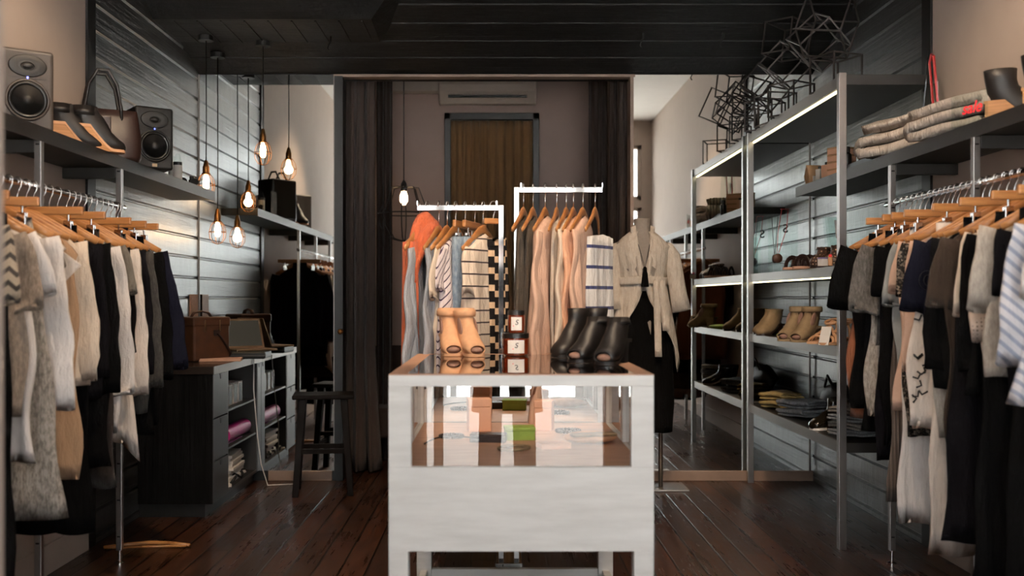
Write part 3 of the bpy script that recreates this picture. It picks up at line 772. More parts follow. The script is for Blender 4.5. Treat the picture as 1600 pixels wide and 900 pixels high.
tag(put(MB().box(-.13, .13, -.2, .2, 0, .006).box(-.12, .12, -.19, .18, .006, .010, RZ(3)).build('wrapping_sheets', M['magenta'], bevel=.001), -1.72, 6.02, shz[0]), 'flat magenta sheets under the roll on the counter shelf', 'paper')
rnd = random.Random(3)
for k in range(9):
    lb = 'white paper bundle in the loose stack low in the counter'
    t = tag(put(MB().box(-.11, .11, -.15, .15, 0, .0185).build('paper_bundle', M['paper'], bevel=.002), -1.69+rnd.uniform(-.012, .012), 6.08+rnd.uniform(-.02, .02), .0935+k*.019, rnd.uniform(-6, 6)), lb, 'paper', 'white paper bundles in the counter')
t = tag(MB().tube([(-1.575+.02*math.sin(k*.9), 5.90+k*.022, .102+.035*abs(math.sin(k*.8))) for k in range(16)], .008, 7).build('cable_coil', M['black_plastic'], None, True), 'black cable looped in front of the white paper stack', 'cable')
t = tag(MB().tube([(-1.575+.022*math.cos(a), 5.82+.035*math.sin(a), .099+.004*(a/6)) for a in [k*.5 for k in range(30)]], .004, 6).build('white_cable', M['box_white'], None, True), 'small coil of white cable on the counter floor', 'cable')
# items on the counter
t = thing('leather_satchel', 'square brown leather bag with shoulder strap on the counter', 'bag', (-1.775, 5.98, zt+.001), 50)
MB().box(-.125, .125, -.115, .115, 0, .235).build('body', M['leather_brown'], t, bevel=.014, seg=3)
MB().box(-.129, .129, -.119, .119, .205, .262).build('lid', M['leather_brown'], t, bevel=.012, seg=3)
MB().tube([(-.07, 0, .26), (-.05, 0, .285), (0, 0, .295), (.05, 0, .285), (.07, 0, .26)], .01, 8, sq=(.6, 1.5)).build('carry_handle', M['leather_brown'], t, True)
MB().box(-.003, .003, -.1215, -.118, .18, .245, T(-.05)).box(-.003, .003, -.1215, -.118, .18, .245, T(.05)).build('zip_pull', M['badge'], t)
MB().box(-.02, .02, -.122, -.114, .15, .185, T(.03)).build('strap_tab', M['leather_dark'], t, bevel=.003)
MB().tube([(.03, -.121, .165), (.055, -.125, .14), (.09, -.125, .09), (.12, -.122, .05), (.132, -.09, .03), (.132, 0, .06)], .012, 8, sq=(.4, 1.4)).build('shoulder_strap', M['leather_dark'], t, True)
q = at(384, 541, 6.3)
t = thing('laptop', 'open laptop with tan rim and dim screen on the counter', 'laptop', (q.x-.02, 6.36, zt+.045), 38)
MB().box(-.135, .135, -.19, .0, 0, .012).build('keyboard_base', M['laptop'], t, bevel=.003)
ld = MB().box(-.135, .135, 0, .008, 0, .20, T(0, -.002, .012) @ RX(-22)).build('lid', M['laptop'], t, bevel=.003)
MB().box(-.12, .12, -.0015, .0, .014, .186, T(0, -.002, .012) @ RX(-22)).build('screen', M['screen'], ld)
t = thing('document_wallet', 'black padded case lying under the laptop', 'case', (q.x-.0, 6.22, zt+.001), 4)
MB().box(-.16, .16, -.12, .13, 0, .043).build('body', M['black_plastic'], t, bevel=.012, seg=3)
MB().box(-.162, .162, -.122, .132, .019, .023).build('zip', M['dark_steel'], t, bevel=.001)
t = tag(MB().box(-.12, .12, -.07, .07, 0, .018).build('clipboard', M['box_pink'], bevel=.002), 'slim pale folder on the counter edge beside the bag', 'folder'); put(t, -1.64, 5.93, zt+.001, 10)
t = thing('stapler', 'small black stapler on the counter in front of the laptop', 'stapler', (-1.60, 6.2, zt+.001), 80)
MB().box(-.07, .07, -.016, .016, 0, .012).build('base', M['black_plastic'], t, bevel=.003)
MB().box(-.07, .065, -.014, .014, .02, .042, RY(6)).build('arm', M['black_plastic'], t, bevel=.006); MB().box(.035, .05, -.015, .015, .01, .02).build('spring_block', M['steel'], t)
t = tag(MB().tube([(-1.56, 6.35, zt+.006), (-1.535, 6.3, zt-.01), (-1.53, 6.27, zt-.2), (-1.50, 6.25, zt-.5), (-1.49, 6.3, .15), (-1.46, 6.35, .008), (-1.3, 6.4, .006)], .0035, 6).build('power_cable', M['box_white'], None, True), 'pale power cable drooping over the counter edge to the floor', 'cable')

# stool
t = thing('bar_stool', 'dark wooden bar stool in front of the left mirror', 'stool', (-1.07, 6.16, 0), 8)
MB().box(-.185, .185, -.13, .13, .585, .612).build('seat', M['dark_wood'], t, bevel=.008, seg=3)
for sx in (-1, 1):
    for sy in (-1, 1):
        mb = MB(); a = Vector((sx*.125, sy*.085, .587)); b_ = Vector((sx*.165, sy*.13, 0))
        mb.loft([[(c.x+u*w, c.y+v*w, c.z) for u, v in ((-1, -1), (1, -1), (1, 1), (-1, 1))] for c, w in ((a, .021), (b_, .018))])
        mb.build('leg', M['dark_wood'], t, bevel=.002)
def bar(a, b_, w, h, nm): 
    MB().tube([a, b_], 1, 4, sq=(h, w)).build(nm, M['dark_wood'], t)
for sy, z in ((-1, .27), (1, .27)): bar((-.147, sy*.109, z), (.147, sy*.109, z), .014, .02, 'rung')
for sx in (-1, 1): bar((sx*.150, -.112, .20), (sx*.150, .112, .20), .014, .02, 'rung')

# wooden hanger on the floor + cord
# ================================================================== hangers and garments
HA, HBm = {}, {}
def hook_mb(z):
    pts = [(0, 0, z), (0, 0, -.05), (.004, 0, -.035), (.014, 0, -.016)]
    for k in range(8):
        a = math.radians(-30+k*34); pts.append((.0165*math.cos(a), 0, .0165*math.sin(a)))
    return MB().tube(pts, .0025, 6)
def hanger_shoulder(label, loc, rz, group, hw=.205):
    t = thing('wooden_hanger', label, 'hanger', loc, rz, group)
    if hw not in HA:
        pts = [(-hw, .012, -.205), (-.15, .006, -.176), (-.09, 0, -.142), (-.04, 0, -.118), (0, 0, -.108), (.04, 0, -.118), (.09, 0, -.142), (.15, .006, -.176), (hw, .012, -.205)]
        HA[hw] = MB().tube(pts, [.010, .013, .015, .018, .02, .018, .015, .013, .010], 10, sq=(1.05, .42))
    HA[hw].build('hanger_body', M['hanger'], t, True); HOOK(t, -.095)
    return t
def HOOK(t, z): hook_mb(z).build('hook', M['chrome'], t, True)
def hanger_clip(label, loc, rz, group, hw=.18, clipx=.12):
    t = thing('clip_hanger', label, 'hanger', loc, rz, group)
    MB().box(-hw, hw, -.008, .008, -.108, -.078).build('hanger_bar', M['hanger'], t, bevel=.004)
    HOOK(t, -.085)
    for sx in (-1, 1):
        MB().box(sx*clipx-.003, sx*clipx+.003, -.003, .003, -.135, -.107).box(sx*clipx-.014, sx*clipx+.014, -.011, -.007, -.175, -.13).box(sx*clipx-.014, sx*clipx+.014, .007, .011, -.175, -.13).box(sx*clipx-.004, sx*clipx+.004, -.009, .009, -.140, -.132).build('clip', M['chrome'], t, bevel=.001)
    return t
def sgn(v, p): return math.copysign(abs(v)**p, v)
def cloth_rings(rows, seed, amp, n=36, freq=46):
    """rows: (z, half width, half depth, shoulder slope, fold weight, x shift)"""
    r = random.Random(seed); p1, p2, p3 = [r.uniform(0, 6.3) for _ in range(3)]; f1 = freq*r.uniform(.85, 1.2); f2 = f1*r.uniform(1.6, 2.1)
    out = []
    for z, w, d, k, fw, xs in rows:
        ring = []
        for j in range(n):
            a = 2*PI*j/n; ca, sa = math.cos(a), math.sin(a)
            x = w*sgn(ca, .8); y = d*sgn(sa, .9)
            e = abs(ca)**6
            fy = amp*fw*(math.sin(x*f1+p1+z*2.2)+.5*math.sin(x*f2+p2-z*1.4))*(1-.5*e)
            fx = amp*.9*fw*e*math.sin(z*14+p3+(1 if ca > 0 else 2.4))
            ring.append((x+xs+fx, y+fy, z-k*abs(x)-.032*max(0, k)/.33*min(1.3, abs(x)/.2)**5+.25*amp*fw*math.sin(x*f1*.7+p3)))
        out.append(ring)
    return out
def g_body(p):
    sw, hw, Ln, d = p.get('sw', .2), p.get('hw', .22), p['L'], p.get('d', .022)
    zt = -.128; sl = p.get('slope', .33); rows = []
    nw = p.get('nw', .06)
    for i in range(5):
        u = i/4; w = nw+(sw-nw)*u
        rows.append((zt-.004*i, w, .010+(d*.75-.010)*u, sl, .0, 0))
    zs = zt-.02; n = 16; zb_ = zt-Ln
    for i in range(1, n+1):
        u = i/n; z = zs+(zb_-zs)*u
        cw = p.get('waist', None)
        if cw: w = sw+(cw-sw)*min(1, u*2.4) if u < .42 else cw+(hw-cw)*((u-.42)/.58)
        else: w = sw*.96+(hw-sw*.96)*u
        k = sl*max(0, 1-u*3.2)
        if u > .85 and p.get('hem') == 'curve': k = -.35*(u-.85)/.15*-1
        rows.append((z, w, d*(.8+.35*u), k, min(1, .25+u*1.1), p.get('sway', 0)*u))
    if p.get('hem') == 'point':
        z, w, dd, k, fw, xs = rows[-1]; rows[-1] = (z-.12, w, dd, -.9, fw, xs)
    rings = cloth_rings(rows, p.get('seed', 1), p.get('amp', .016), freq=p.get('freq', 58))
    inner = [(x*.97, y*.6, z+.02) for x, y, z in rings[-1]]; rings.append(inner)
    return MB().loft(rings, False, False)
def g_sleeve(sx, p):
    sw = p.get('sw', .2); ln = p.get('slen', .22); ang = math.radians(p.get('sang', 26))*.68; r0 = p.get('sr', .078)*.92; r1 = p.get('sr1', .062)*.95
    S = Vector((sx*(sw-.045), 0, -.128-.33*(sw-.03)-.035)); n = max(6, int(ln/.04)); rings = []
    rnd = random.Random(p.get('seed', 1)*7+sx); ph = rnd.uniform(0, 6)
    for i in range(n+1):
        u = i/n; th = ang*(1-.45*u)
        c = S+Vector((sx*math.sin(th)*ln*u, 0, -math.cos(th)*ln*u))
        t = Vector((sx*math.sin(th), 0, -math.cos(th))); a = Vector((t.z*-sx, 0, t.x*sx))*-1
        r = r0+(r1-r0)*u+.003*math.sin(u*ln*40+ph); dy = p.get('d', .022)*(.5+.12*math.sin(u*7+ph))
        if p.get('cuff') and u > .86: r *= .72
        rings.append([tuple(c+a*r*math.cos(q)*(1)+Vector((0, dy*math.sin(q)+.008*math.sin(u*ln*22+ph), .10*r*math.sin(q*2)*u))) for q in [2*PI*j/16 for j in range(16)]])
    last = rings[-1]; cc = sum((Vector(v) for v in last), Vector())/16
    rings.append([tuple(cc+(Vector(v)-cc)*.9+Vector((0, 0, .012))) for v in last])
    return MB().loft(rings, True, False)
def garment(kind, label, cat, mat, loc, rz, group, p, short=None):
    t = thing(kind, label, cat, loc, rz, group)
    g_body(p).build('body', mat, t, True)
    sl = p.get('sl')
    if sl:
        for sx in ((-1, 1) if sl is True else (sl,)):
            o = g_sleeve(sx, p).build('sleeve', p.get('smat', mat), t, True)
    if p.get('collar') == 'crew':
        nw = p.get('nw', .06)+.004
        MB().tube([(nw*math.cos(a), .013*math.sin(a), -.13-.33*abs(nw*math.cos(a))-(.02 if math.sin(a) < 0 else 0)*abs(math.sin(a))) for a in [2*PI*j/24 for j in range(24)]], .006, 6, closed=True).build('neckband', p.get('cmat', mat), t, True)
    elif p.get('collar') == 'shirt':
        nw = p.get('nw', .06); rr = []
        for j in range(25):
            a = -PI/2+.35+(2*PI-.7)*j/24; x, y = nw*1.05*math.cos(a), .02*math.sin(a); zz = -.13-.33*abs(x)
            rr.append([(x, y, zz-.008), (x*1.02, y*1.1, zz+.03), (x*1.28, y*1.5, zz+.018), (x*1.45+.0, y*1.7-(.006 if y < 0 else 0), zz-.035)])
        MB().loft(rr, False, False, closed=False).build('collar', p.get('cmat', mat), t, True, solid=.003)
    elif p.get('collar') == 'high':
        nw = p.get('nw', .06)
        MB().loft([[(nw*s*math.cos(a), .022*s*math.sin(a), -.135-.33*abs(nw*math.cos(a))*f+h) for a in [2*PI*j/20 for j in range(20)]] for s, f, h in ((1.1, 1, 0), (1.0, .3, .035), (1.02, .3, .05), (.9, .3, .048))], False, False).build('collar', p.get('cmat', mat), t, True)
    if p.get('lapel'):
        for sx in (-1, 1):
            MB().prism([(sx*.05, -.15), (sx*.16, -.22), (sx*p['lapel'], -.30-.0), (sx*.05, -.52), (sx*.02, -.4)], .004, T(0, -p.get('d', .022)-.012, 0)).build('lapel', p.get('cmat', mat), t, bevel=.001)
    return t
def skirt(kind, label, cat, mat, loc, rz, group, w=.16, hem=.2, Ln=.8, d=.02, seed=1, legs=False, amp=.01, freq=46, point=0):
    t = thing(kind, label, cat, loc, rz, group); z0 = -.15
    if legs:
        for sx in (-1, 1):
            rows = [(z0-.28*.0-u*Ln, (w*.5+.012)*(1-u)+hem*.5*u, d*(.9+.2*u), 0, .2+.8*u, sx*(w*.48*(1-u)+hem*.55*u)) for u in [i/14 for i in range(15)]]
            rg = cloth_rings(rows, seed+sx, amp, 24, freq)
            rg.append([(x*.98, y*.6, z+.02) for x, y, z in rg[-1]])
            MB().loft(rg, True, False).build('trouser_leg', mat, t, True)
    else:
        rows = [(z0-u*Ln, w+(hem-w)*u**.8, d*(.7+.5*u), -point*u, .15+.95*u, 0) for u in [i/16 for i in range(17)]]
        rg = cloth_rings(rows, seed, amp, 40, freq); rg.append([(x*.98, y*.6, z+.02) for x, y, z in rg[-1]])
        MB().loft(rg, True, False).build('panel', mat, t, True)
    MB().loft([[(w*1.01*sgn(math.cos(a), .8), d*.85*math.sin(a)+s, z) for a in [2*PI*j/28 for j in range(28)]] for z, s in ((z0-.038, 0), (z0-.03, 0), (z0+.004, 0), (z0+.002, 0))], True, True).build('waistband', mat, t, True)
    return t

# cloth colours
fab('white', 'e0d8d3', wr=.3); fab('offwhite', 'e0d3c8', wr=.3); fab('blush', 'd2ad97', wr=.25); fab('cream', 'dccbb8', wr=.3)
fab('tan', 'ae8c6e', wr=.3); fab('black', '0b0a0a', wr=.3); fab('black_b', '121013', wr=.25); fab('brownblack', '2a211d', wr=.25)
fab('navy', '181824', wr=.3); fab('charcoal', '35322f', 'melange', '45413d'); fab('taupe', '7c6d60', 'melange', '9a8a7b', wr=.3)
fab('greyknit', '8d847b', 'melange', 'b5aaa0'); fab('darkmel', '4f4a46', 'melange', '6b6560'); fab('greyshawl', '6f685e', wr=.35)
fab('zigzag', '9c8b78', 'zigzag', '3b342f', freq=24, duty=.4); fab('beigeknit', '9f8e7c', 'rib', 'b8a794', freq=260)
fab('speckle', 'a39a90', 'melange', '6e665e'); fab('palegrey', '8e8f8d', wr=.2); fab('rust', '8a5339', wr=.2)
fab('tweed', '26221f', 'tweed', '7a6f64'); fab('dots', 'd8c2b2', 'dots', '6d5a50', freq=75); fab('ribgrey', '51463f', 'rib', '6b5d54', freq=420)
fab('bluestripe', 'd8d6da', 'diag', '9aa0b4', freq=26, duty=.4, k=.9); fab('greige', 'a79c90', 'melange', 'bdb2a6'); fab('darkbrown', '3a2d24', wr=.25)
fab('chambray', 'a9adb5', wr=.6); fab('orange', 'c8623c', wr=.6); fab('denim', '6f7f90', 'melange', '93a1ad'); fab('peach', 'dca98a', wr=.3)
fab('chev', 'dfd2d2', 'chevron', '3a2740', freq=28, duty=.2, k=1.5); fab('horiz', 'e2d0bd', 'stripe', '2d1c22', freq=19, duty=.13)
fab('dash', '1f1c1c', 'dash', 'd8b796', freq=13, duty=.36); fab('towel', 'd9d6d3', 'stripe', '3a3f66', freq=11, duty=.16); fab('olive', '4a3f33', wr=.4)
fab('velvet', '0c0b0c'); fab('linen', 'd8c9b9', 'melange', 'e2d6c8', wr=.35)

# ---------- left rail: d, hanger kind, garment kind, colour words, material, parameters
XR0, ZR0, XL0, ZL0 = 1.786, 1.627, -1.707, 1.615
TS = dict(sl=True, slen=.22, sang=30, sr=.06, sr1=.068, collar='crew', L=.62)
def ts(**k): q = dict(TS); q.update(k); return q
def lng(**k): q = dict(sl=True, slen=.56, sang=15, sr=.07, sr1=.05, L=.7); q.update(k); return q
LEFT = [
 (2.97, 's', 'knit_jumper', 'zigzag patterned grey short-sleeve knit nearest the doorway', 'top', 'zigzag', ts(sw=.21, L=.55, slen=.22, sr=.09, sr1=.08)),
 (3.03, 'c', 'trousers', 'white trousers hanging low at the near end of left rail', 'trousers', 'offwhite', dict(w=.16, hem=.17, Ln=.72, legs=True)),
 (3.10, 'c', 'black_trousers', 'black trousers reaching the floor at the near end of left rail', 'trousers', 'black', dict(w=.17, hem=.2, Ln=1.33, legs=True)),
 (3.17, 's', 'tee', 'taupe mottled tee with a rolled dark cuff on left rail', 'top', 'taupe', ts(sw=.205, hw=.21, L=.66, slen=.24, sang=30)),
 (3.23, 's', 'long_tee', 'white boxy short-sleeve tunic behind the taupe tee', 'top', 'white', ts(sw=.21, hw=.21, L=.82, slen=.2, sang=42)),
 (3.30, 'c', 'maxi_skirt', 'long grey speckled skirt ending above the floor on left rail', 'skirt', 'speckle', dict(w=.16, hem=.27, Ln=1.0)),
 (3.37, 's', 'cardigan', 'long white draped cardigan with full sleeves on left rail', 'cardigan', 'white', lng(sw=.20, hw=.22, L=.72, slen=.58, sr=.085, sr1=.075, sang=17)),
 (3.42, 's', 'ribbed_knit', 'thin beige ribbed knit between two white garments', 'top', 'beigeknit', ts(sw=.2, L=.6, slen=.1)),
 (3.48, 's', 'draped_vest', 'white vest with a large pointed drape collar on left rail', 'vest', 'offwhite', dict(sw=.2, hw=.18, L=.55, lapel=.265, cmat='offwhite')),
 (3.545, 's', 'long_coat', 'long tan coat hanging knee length on left rail', 'coat', 'tan', dict(sw=.215, hw=.22, L=.93, d=.026)),
 (3.61, 's', 'blouse', 'cream blouse with a gathered ruffle cuff beside the tan coat', 'blouse', 'cream', lng(sw=.2, L=.6, slen=.50, cuff=1, sang=17, sr1=.07)),
 (3.665, 'c', 'long_skirt', 'black full skirt between the blouse and black dress on left rail', 'skirt', 'black', dict(w=.16, hem=.22, Ln=1.13)),
 (3.74, 's', 'black_cardigan', 'black loose cardigan beside the cream blouse', 'cardigan', 'black_b', lng(sw=.205, L=.66, slen=.5)),
 (3.80, 's', 'black_dress', 'wide black dress with an open neck showing the wooden hanger', 'dress', 'black', lng(sw=.205, hw=.24, L=.93, slen=.56, sang=19, sr=.085)),
 (3.87, 'c', 'long_skirt', 'dark brown long skirt ending below the black dress', 'skirt', 'brownblack', dict(w=.16, hem=.23, Ln=1.0)),
 (3.95, 's', 'shirt', 'long white shirt just beyond the wide black dress', 'shirt', 'white', lng(sw=.205, L=.82, slen=.58, sang=18, collar=None)),
 (4.005, 's', 'wrap_blouse', 'grey wrap top with short draped sleeve among white shirts', 'top', 'greyshawl', ts(sw=.205, L=.5, slen=.19, sang=32)),
 (4.055, 's', 'black_jumper', 'black long-sleeve top tucked behind the grey wrap', 'top', 'black', lng(sw=.2, L=.62, slen=.42)),
 (4.11, 's', 'shirt', 'white shirt with a curved shirttail hem on left rail', 'shirt', 'offwhite', lng(sw=.205, hw=.22, L=.83, slen=.6, sang=15, hem='curve')),
 (4.165, 'c', 'knee_skirt', 'grey knee-length skirt low behind the white shirttail', 'skirt', 'charcoal', dict(w=.16, hem=.2, Ln=.76)),
 (4.22, 's', 'black_jacket', 'black jacket with a thin pale edge near the charcoal one', 'jacket', 'black_b', lng(sw=.205, L=.66, slen=.52)),
 (4.285, 's', 'charcoal_jacket', 'charcoal melange jacket third from the rail end', 'jacket', 'charcoal', lng(sw=.21, L=.78, slen=.58, sang=16)),
 (4.345, 'c', 'black_skirt', 'black skirt between charcoal jacket and navy blouse', 'skirt', 'black', dict(w=.17, hem=.21, Ln=.86)),
 (4.395, 's', 'black_coat', 'black coat second from the far end of left rail', 'coat', 'black', lng(sw=.21, L=.85, slen=.56, sang=18)),
 (4.455, 's', 'navy_blouse', 'navy high-collar blouse with frayed sleeve at far end of left rail', 'blouse', 'navy', lng(sw=.215, hw=.2, L=.72, slen=.52, sang=26, sr=.075, sr1=.085, collar='high')),
 (4.485, 'x', None, 'empty wooden clip hanger last on the left rail', None, None, {}),
]
RIGHT = [
 (2.93, 's', 'tunic', 'white tunic at the near end of right rail, mostly cut off', 'top', 'white', ts(sw=.2, L=.78)),
 (2.995, 's', 'striped_blouse', 'white blouse with pale blue diagonal stripes on right rail', 'blouse', 'bluestripe', lng(sw=.205, hw=.25, L=.62, slen=.42, sang=22, sr=.09, sr1=.085)),
 (3.055, 'c', 'black_trousers', 'black wide trousers reaching the floor below the striped blouse', 'trousers', 'black', dict(w=.17, hem=.22, Ln=1.3, legs=True)),
 (3.11, 's', 'black_jacket', 'black jacket with pointed collar beside the striped blouse', 'jacket', 'black_b', dict(sw=.2, hw=.2, L=.6, lapel=.2)),
 (3.165, 's', 'wide_tee', 'greige wide short-sleeve tee on right rail', 'top', 'greige', ts(sw=.21, hw=.25, L=.55, slen=.26, sr=.1, sr1=.1, sang=30)),
 (3.22, 'c', 'long_skirt', 'black floor-length skirt between greige tee and dotted blouse', 'skirt', 'black', dict(w=.17, hem=.25, Ln=1.22)),
 (3.28, 's', 'dotted_blouse', 'cream long-sleeve blouse with fine dots on right rail', 'blouse', 'dots', lng(sw=.2, hw=.2, L=.5, slen=.36, sang=22)),
 (3.325, 's', 'black_shirt', 'black shirt between the dotted blouse and cream top', 'shirt', 'black', lng(sw=.2, L=.62, slen=.45)),
 (3.385, 's', 'elbow_blouse', 'cream elbow-sleeve top on right rail', 'top', 'cream', ts(sw=.195, L=.5, slen=.28, sang=24)),
 (3.435, 'c', 'long_skirt', 'charcoal long skirt hanging behind the cream top', 'skirt', 'black_b', dict(w=.17, hem=.24, Ln=1.12)),
 (3.49, 's', 'brown_dress', 'dark brown short-sleeve dress on right rail', 'dress', 'darkbrown', ts(sw=.205, hw=.2, L=.82, slen=.24, sang=24)),
 (3.55, 's', 'black_cardigan', 'black cardigan between the brown dress and beige tunic', 'cardigan', 'black', lng(sw=.2, L=.62, slen=.46, sang=17)),
 (3.61, 's', 'knit_tunic', 'long beige melange tunic in the middle of right rail', 'tunic', 'greige', dict(sw=.195, hw=.21, L=.80)),
 (3.66, 'c', 'wide_trousers', 'pale beige trousers showing one leg near the floor', 'trousers', 'offwhite', dict(w=.16, hem=.19, Ln=1.22, legs=True)),
 (3.715, 's', 'navy_blouse', 'navy short-sleeve blouse over the graphic tee', 'blouse', 'navy', ts(sw=.2, hw=.17, L=.45, slen=.26, sang=26)),
 (3.76, 's', 'graphic_tee', 'white long tee with black hand-drawn graphic on right rail', 'top', 'offwhite', dict(sw=.215, hw=.262, L=.78)),
 (3.805, 's', 'blush_jumper', 'blush long-sleeve top beside the graphic tee', 'top', 'blush', lng(sw=.2, hw=.2, L=.8, slen=.5)),
 (3.86, 's', 'tweed_coat', 'black and white flecked tweed long jacket on right rail', 'coat', 'tweed', dict(sw=.205, hw=.22, L=.83)),
 (3.905, 'c', 'scalloped_skirt', 'pale grey scallop-hem skirt low on right rail', 'skirt', 'white', dict(w=.16, hem=.21, Ln=1.16, point=.0)),
 (3.945, 's', 'ruffle_blouse', 'blush top with ruffled cap sleeve beside tweed jacket', 'top', 'blush', ts(sw=.2, L=.74, slen=.2, sang=30)),
 (3.99, 's', 'grey_tee', 'pale grey short-sleeve tee beyond the ruffle top', 'top', 'palegrey', ts(sw=.2, hw=.2, L=.6, slen=.25, sang=30)),
 (4.04, 'c', 'ribbed_skirt', 'ribbed grey brown skirt with long hem on right rail', 'skirt', 'ribgrey', dict(w=.16, hem=.2, Ln=1.10)),
 (4.09, 's', 'black_dress', 'black sleeveless dress beyond the pale grey tee', 'dress', 'black', dict(sw=.2, hw=.2, L=.9)),
 (4.15, 'c', 'black_skirt', 'black skirt between black dress and dark melange tee', 'skirt', 'black_b', dict(w=.17, hem=.22, Ln=.95)),
 (4.205, 's', 'melange_tee', 'dark grey melange short-sleeve tee on right rail', 'top', 'darkmel', ts(sw=.205, hw=.19, L=.5, slen=.27, sang=30, sr=.085, sr1=.08)),
 (4.26, 's', 'knit_tunic', 'light grey melange tunic below the dark melange tee', 'tunic', 'greyknit', dict(sw=.195, hw=.22, L=.80)),
 (4.31, 'c', 'velvet_skirt', 'black velvet skirt on a clip hanger above far garments', 'skirt', 'velvet', dict(w=.17, hem=.2, Ln=.85)),
 (4.37, 's', 'black_tee', 'black tee with wide flared sleeves near rail end', 'top', 'black', ts(sw=.215, hw=.22, L=.78, slen=.26, sang=34, sr=.10, sr1=.10)),
 (4.44, 's', 'rust_dress', 'rust brown dress last on the right rail', 'dress', 'rust', dict(sw=.215, hw=.23, L=.83)),
]
def fill(rail, x, z, gname, side):
    ng = ns = 0
    for i, (d, hk, kind, lb, cat, mk, p) in enumerate(rail):
        loc = (x, d, z+.0); rz = random.Random(i*3+(side == 'r')).uniform(-5, 5)
        short = lb
        hl = 'wooden hanger carrying the '+' '.join(w for w in lb.split()[:7])
        words = hl.split()
        while words[-1] in ('a', 'the', 'with', 'on', 'in', 'near', 'and', 'at', 'of', 'to', 'behind', 'between', 'beside', 'left', 'right', 'second', 'last', 'third', 'below', 'low'): words.pop()
        hl = ' '.join(words)
        hl += ' on the '+('left' if side == 'l' else 'right')+' rail' if 'rail' not in hl else ''
        if hk == 's': hanger_shoulder(hl, loc, rz, f'wooden hangers on the {gname}')
        elif hk == 'c': hanger_clip(hl, (x, d, z+.0), rz, f'wooden hangers on the {gname}', hw=.185, clipx=min(.13, p['w']-.02))
        else:
            hanger_clip(lb, loc, rz, f'wooden hangers on the {gname}', hw=.185); continue
        if hk == 's':
            p = dict(p); p['seed'] = i+(50 if side == 'r' else 0)
            if side == 'r':
                dark = mk in ('black', 'black_b', 'navy', 'darkbrown', 'tweed', 'darkmel')
                p['sw'] = p.get('sw', .2)+(.012 if dark else -.012)
                if not dark: p['hw'] = p.get('hw', .22)-.012; p['sang'] = p.get('sang', 26)*.8
                elif not p.get('sl'): p.update(sl=True, slen=.2, sang=20, sr=.06, sr1=.055)
            for kk in ('cmat', 'smat'):
                if isinstance(p.get(kk), str): p[kk] = M[p[kk]]
            garment(kind, lb, cat, M[mk], loc, rz, f'clothes on the {gname}', p)
        else:
            skirt(kind, lb, cat, M[mk], loc, rz, f'clothes on the {gname}', seed=i+9, **p)
fill(LEFT, XL0, ZL0, 'left rail', 'l')
fill(RIGHT, XR0, ZR0, 'right rail', 'r')

# graphic on the white tee: loose brush strokes
tee = [o for o in C.objects if o.name.startswith('graphic_tee')][0]
body = [c for c in tee.children if c.name.startswith('body')][0]
rnd = random.Random(12)
def stroke(pts, r=.004): return MB().tube([(x, -.035-.004*math.sin(k), z) for k, (x, z) in enumerate(pts)], r, 6, sq=(1, .3))
mb = MB()
for (cx_, cz_, r_) in ((-.185, -.36, .03), (-.18, -.36, .017)): mb.tube([(cx_+r_*math.cos(a), -.036, cz_+r_*1.2*math.sin(a)) for a in [k*.35 for k in range(14)]], .003, 6, sq=(1, .4))
for k in range(14):
    x, z = -.245+rnd.random()*.07, -.5-rnd.random()*.32; a = rnd.uniform(-1, 1)
    mb.tube([(x, -.036, z), (x+.02*math.cos(a), -.038, z+.02*math.sin(a)), (x+.035*math.cos(a+.8), -.036, z+.03*math.sin(a+.8))], .004, 6, sq=(1, .4))
mb.build('graphic_print', M['ink'], body, True)

# ---------- centre rack garments (spread along the depth of the room)
def crack(px, z, yaw, hk, kind, lb, cat, mk, p, hl, seed):
    q = at(px, 0, YR); loc = (q.x, YR, z+.002); g1, g2 = 'hangers on the chrome rack', 'clothes on the chrome rack'
    if hk == 's': hanger_shoulder(hl, loc, yaw, g1)
    elif hk == 'c': hanger_clip(hl, loc, yaw, g1, hw=.16, clipx=.1)
    elif hk == 'm':
        t = thing('clip_hanger', hl, 'hanger', loc, yaw, g1)
        MB().box(-.045, .045, -.006, .006, -.085, -.06).build('hanger_bar', M['hanger'], t, bevel=.003); HOOK(t, -.065)
    if not kind: return
    if hk == 's':
        p = dict(p); p['seed'] = seed; garment(kind, lb, cat, M[mk], loc, yaw, g2, p)
    else: skirt(kind, lb, cat, M[mk], loc, yaw, g2, seed=seed, **p)
low = ZA1-.0
crack(655, low, 80, 's', 'chambray_shirt', 'crumpled grey blue chambray shirt at the left end of low arm', 'shirt', 'chambray', lng(sw=.18, hw=.17, L=.80, slen=.62, sr=.065, sr1=.055, d=.03, amp=.016), 'wooden hanger at the outer end of the low rack arm', 101)
crack(686, low, 78, 's', 'chambray_shirt', 'grey blue chambray shirt just right of the orange scarf', 'shirt', 'chambray', lng(sw=.18, hw=.17, L=.78, slen=.6, sr=.065, sr1=.055, d=.03, amp=.016), 'wooden hanger tip leaning against the orange scarf', 102)
crack(699, low, 76, 's', 'cuffed_blouse', 'cream short-sleeve top with wide cuffs on low arm', 'top', 'cream', ts(sw=.18, hw=.15, L=.55, slen=.22, sr=.07, sr1=.075, d=.03), 'wooden hanger holding the cream cuffed top', 103)
crack(712, low, 72, 's', 'chevron_shirt', 'white top with dark diagonal chevron stripes on low arm', 'top', 'chev', ts(sw=.18, hw=.18, L=.68, slen=.18, d=.03), 'wooden hanger holding the chevron striped top', 104)
crack(727, low, 74, 'c', 'jeans', 'pale blue jeans on the left of two clip hangers', 'jeans', 'denim', dict(w=.14, hem=.1, Ln=.95, legs=True, d=.03), 'left clip hanger holding pale blue jeans', 105)
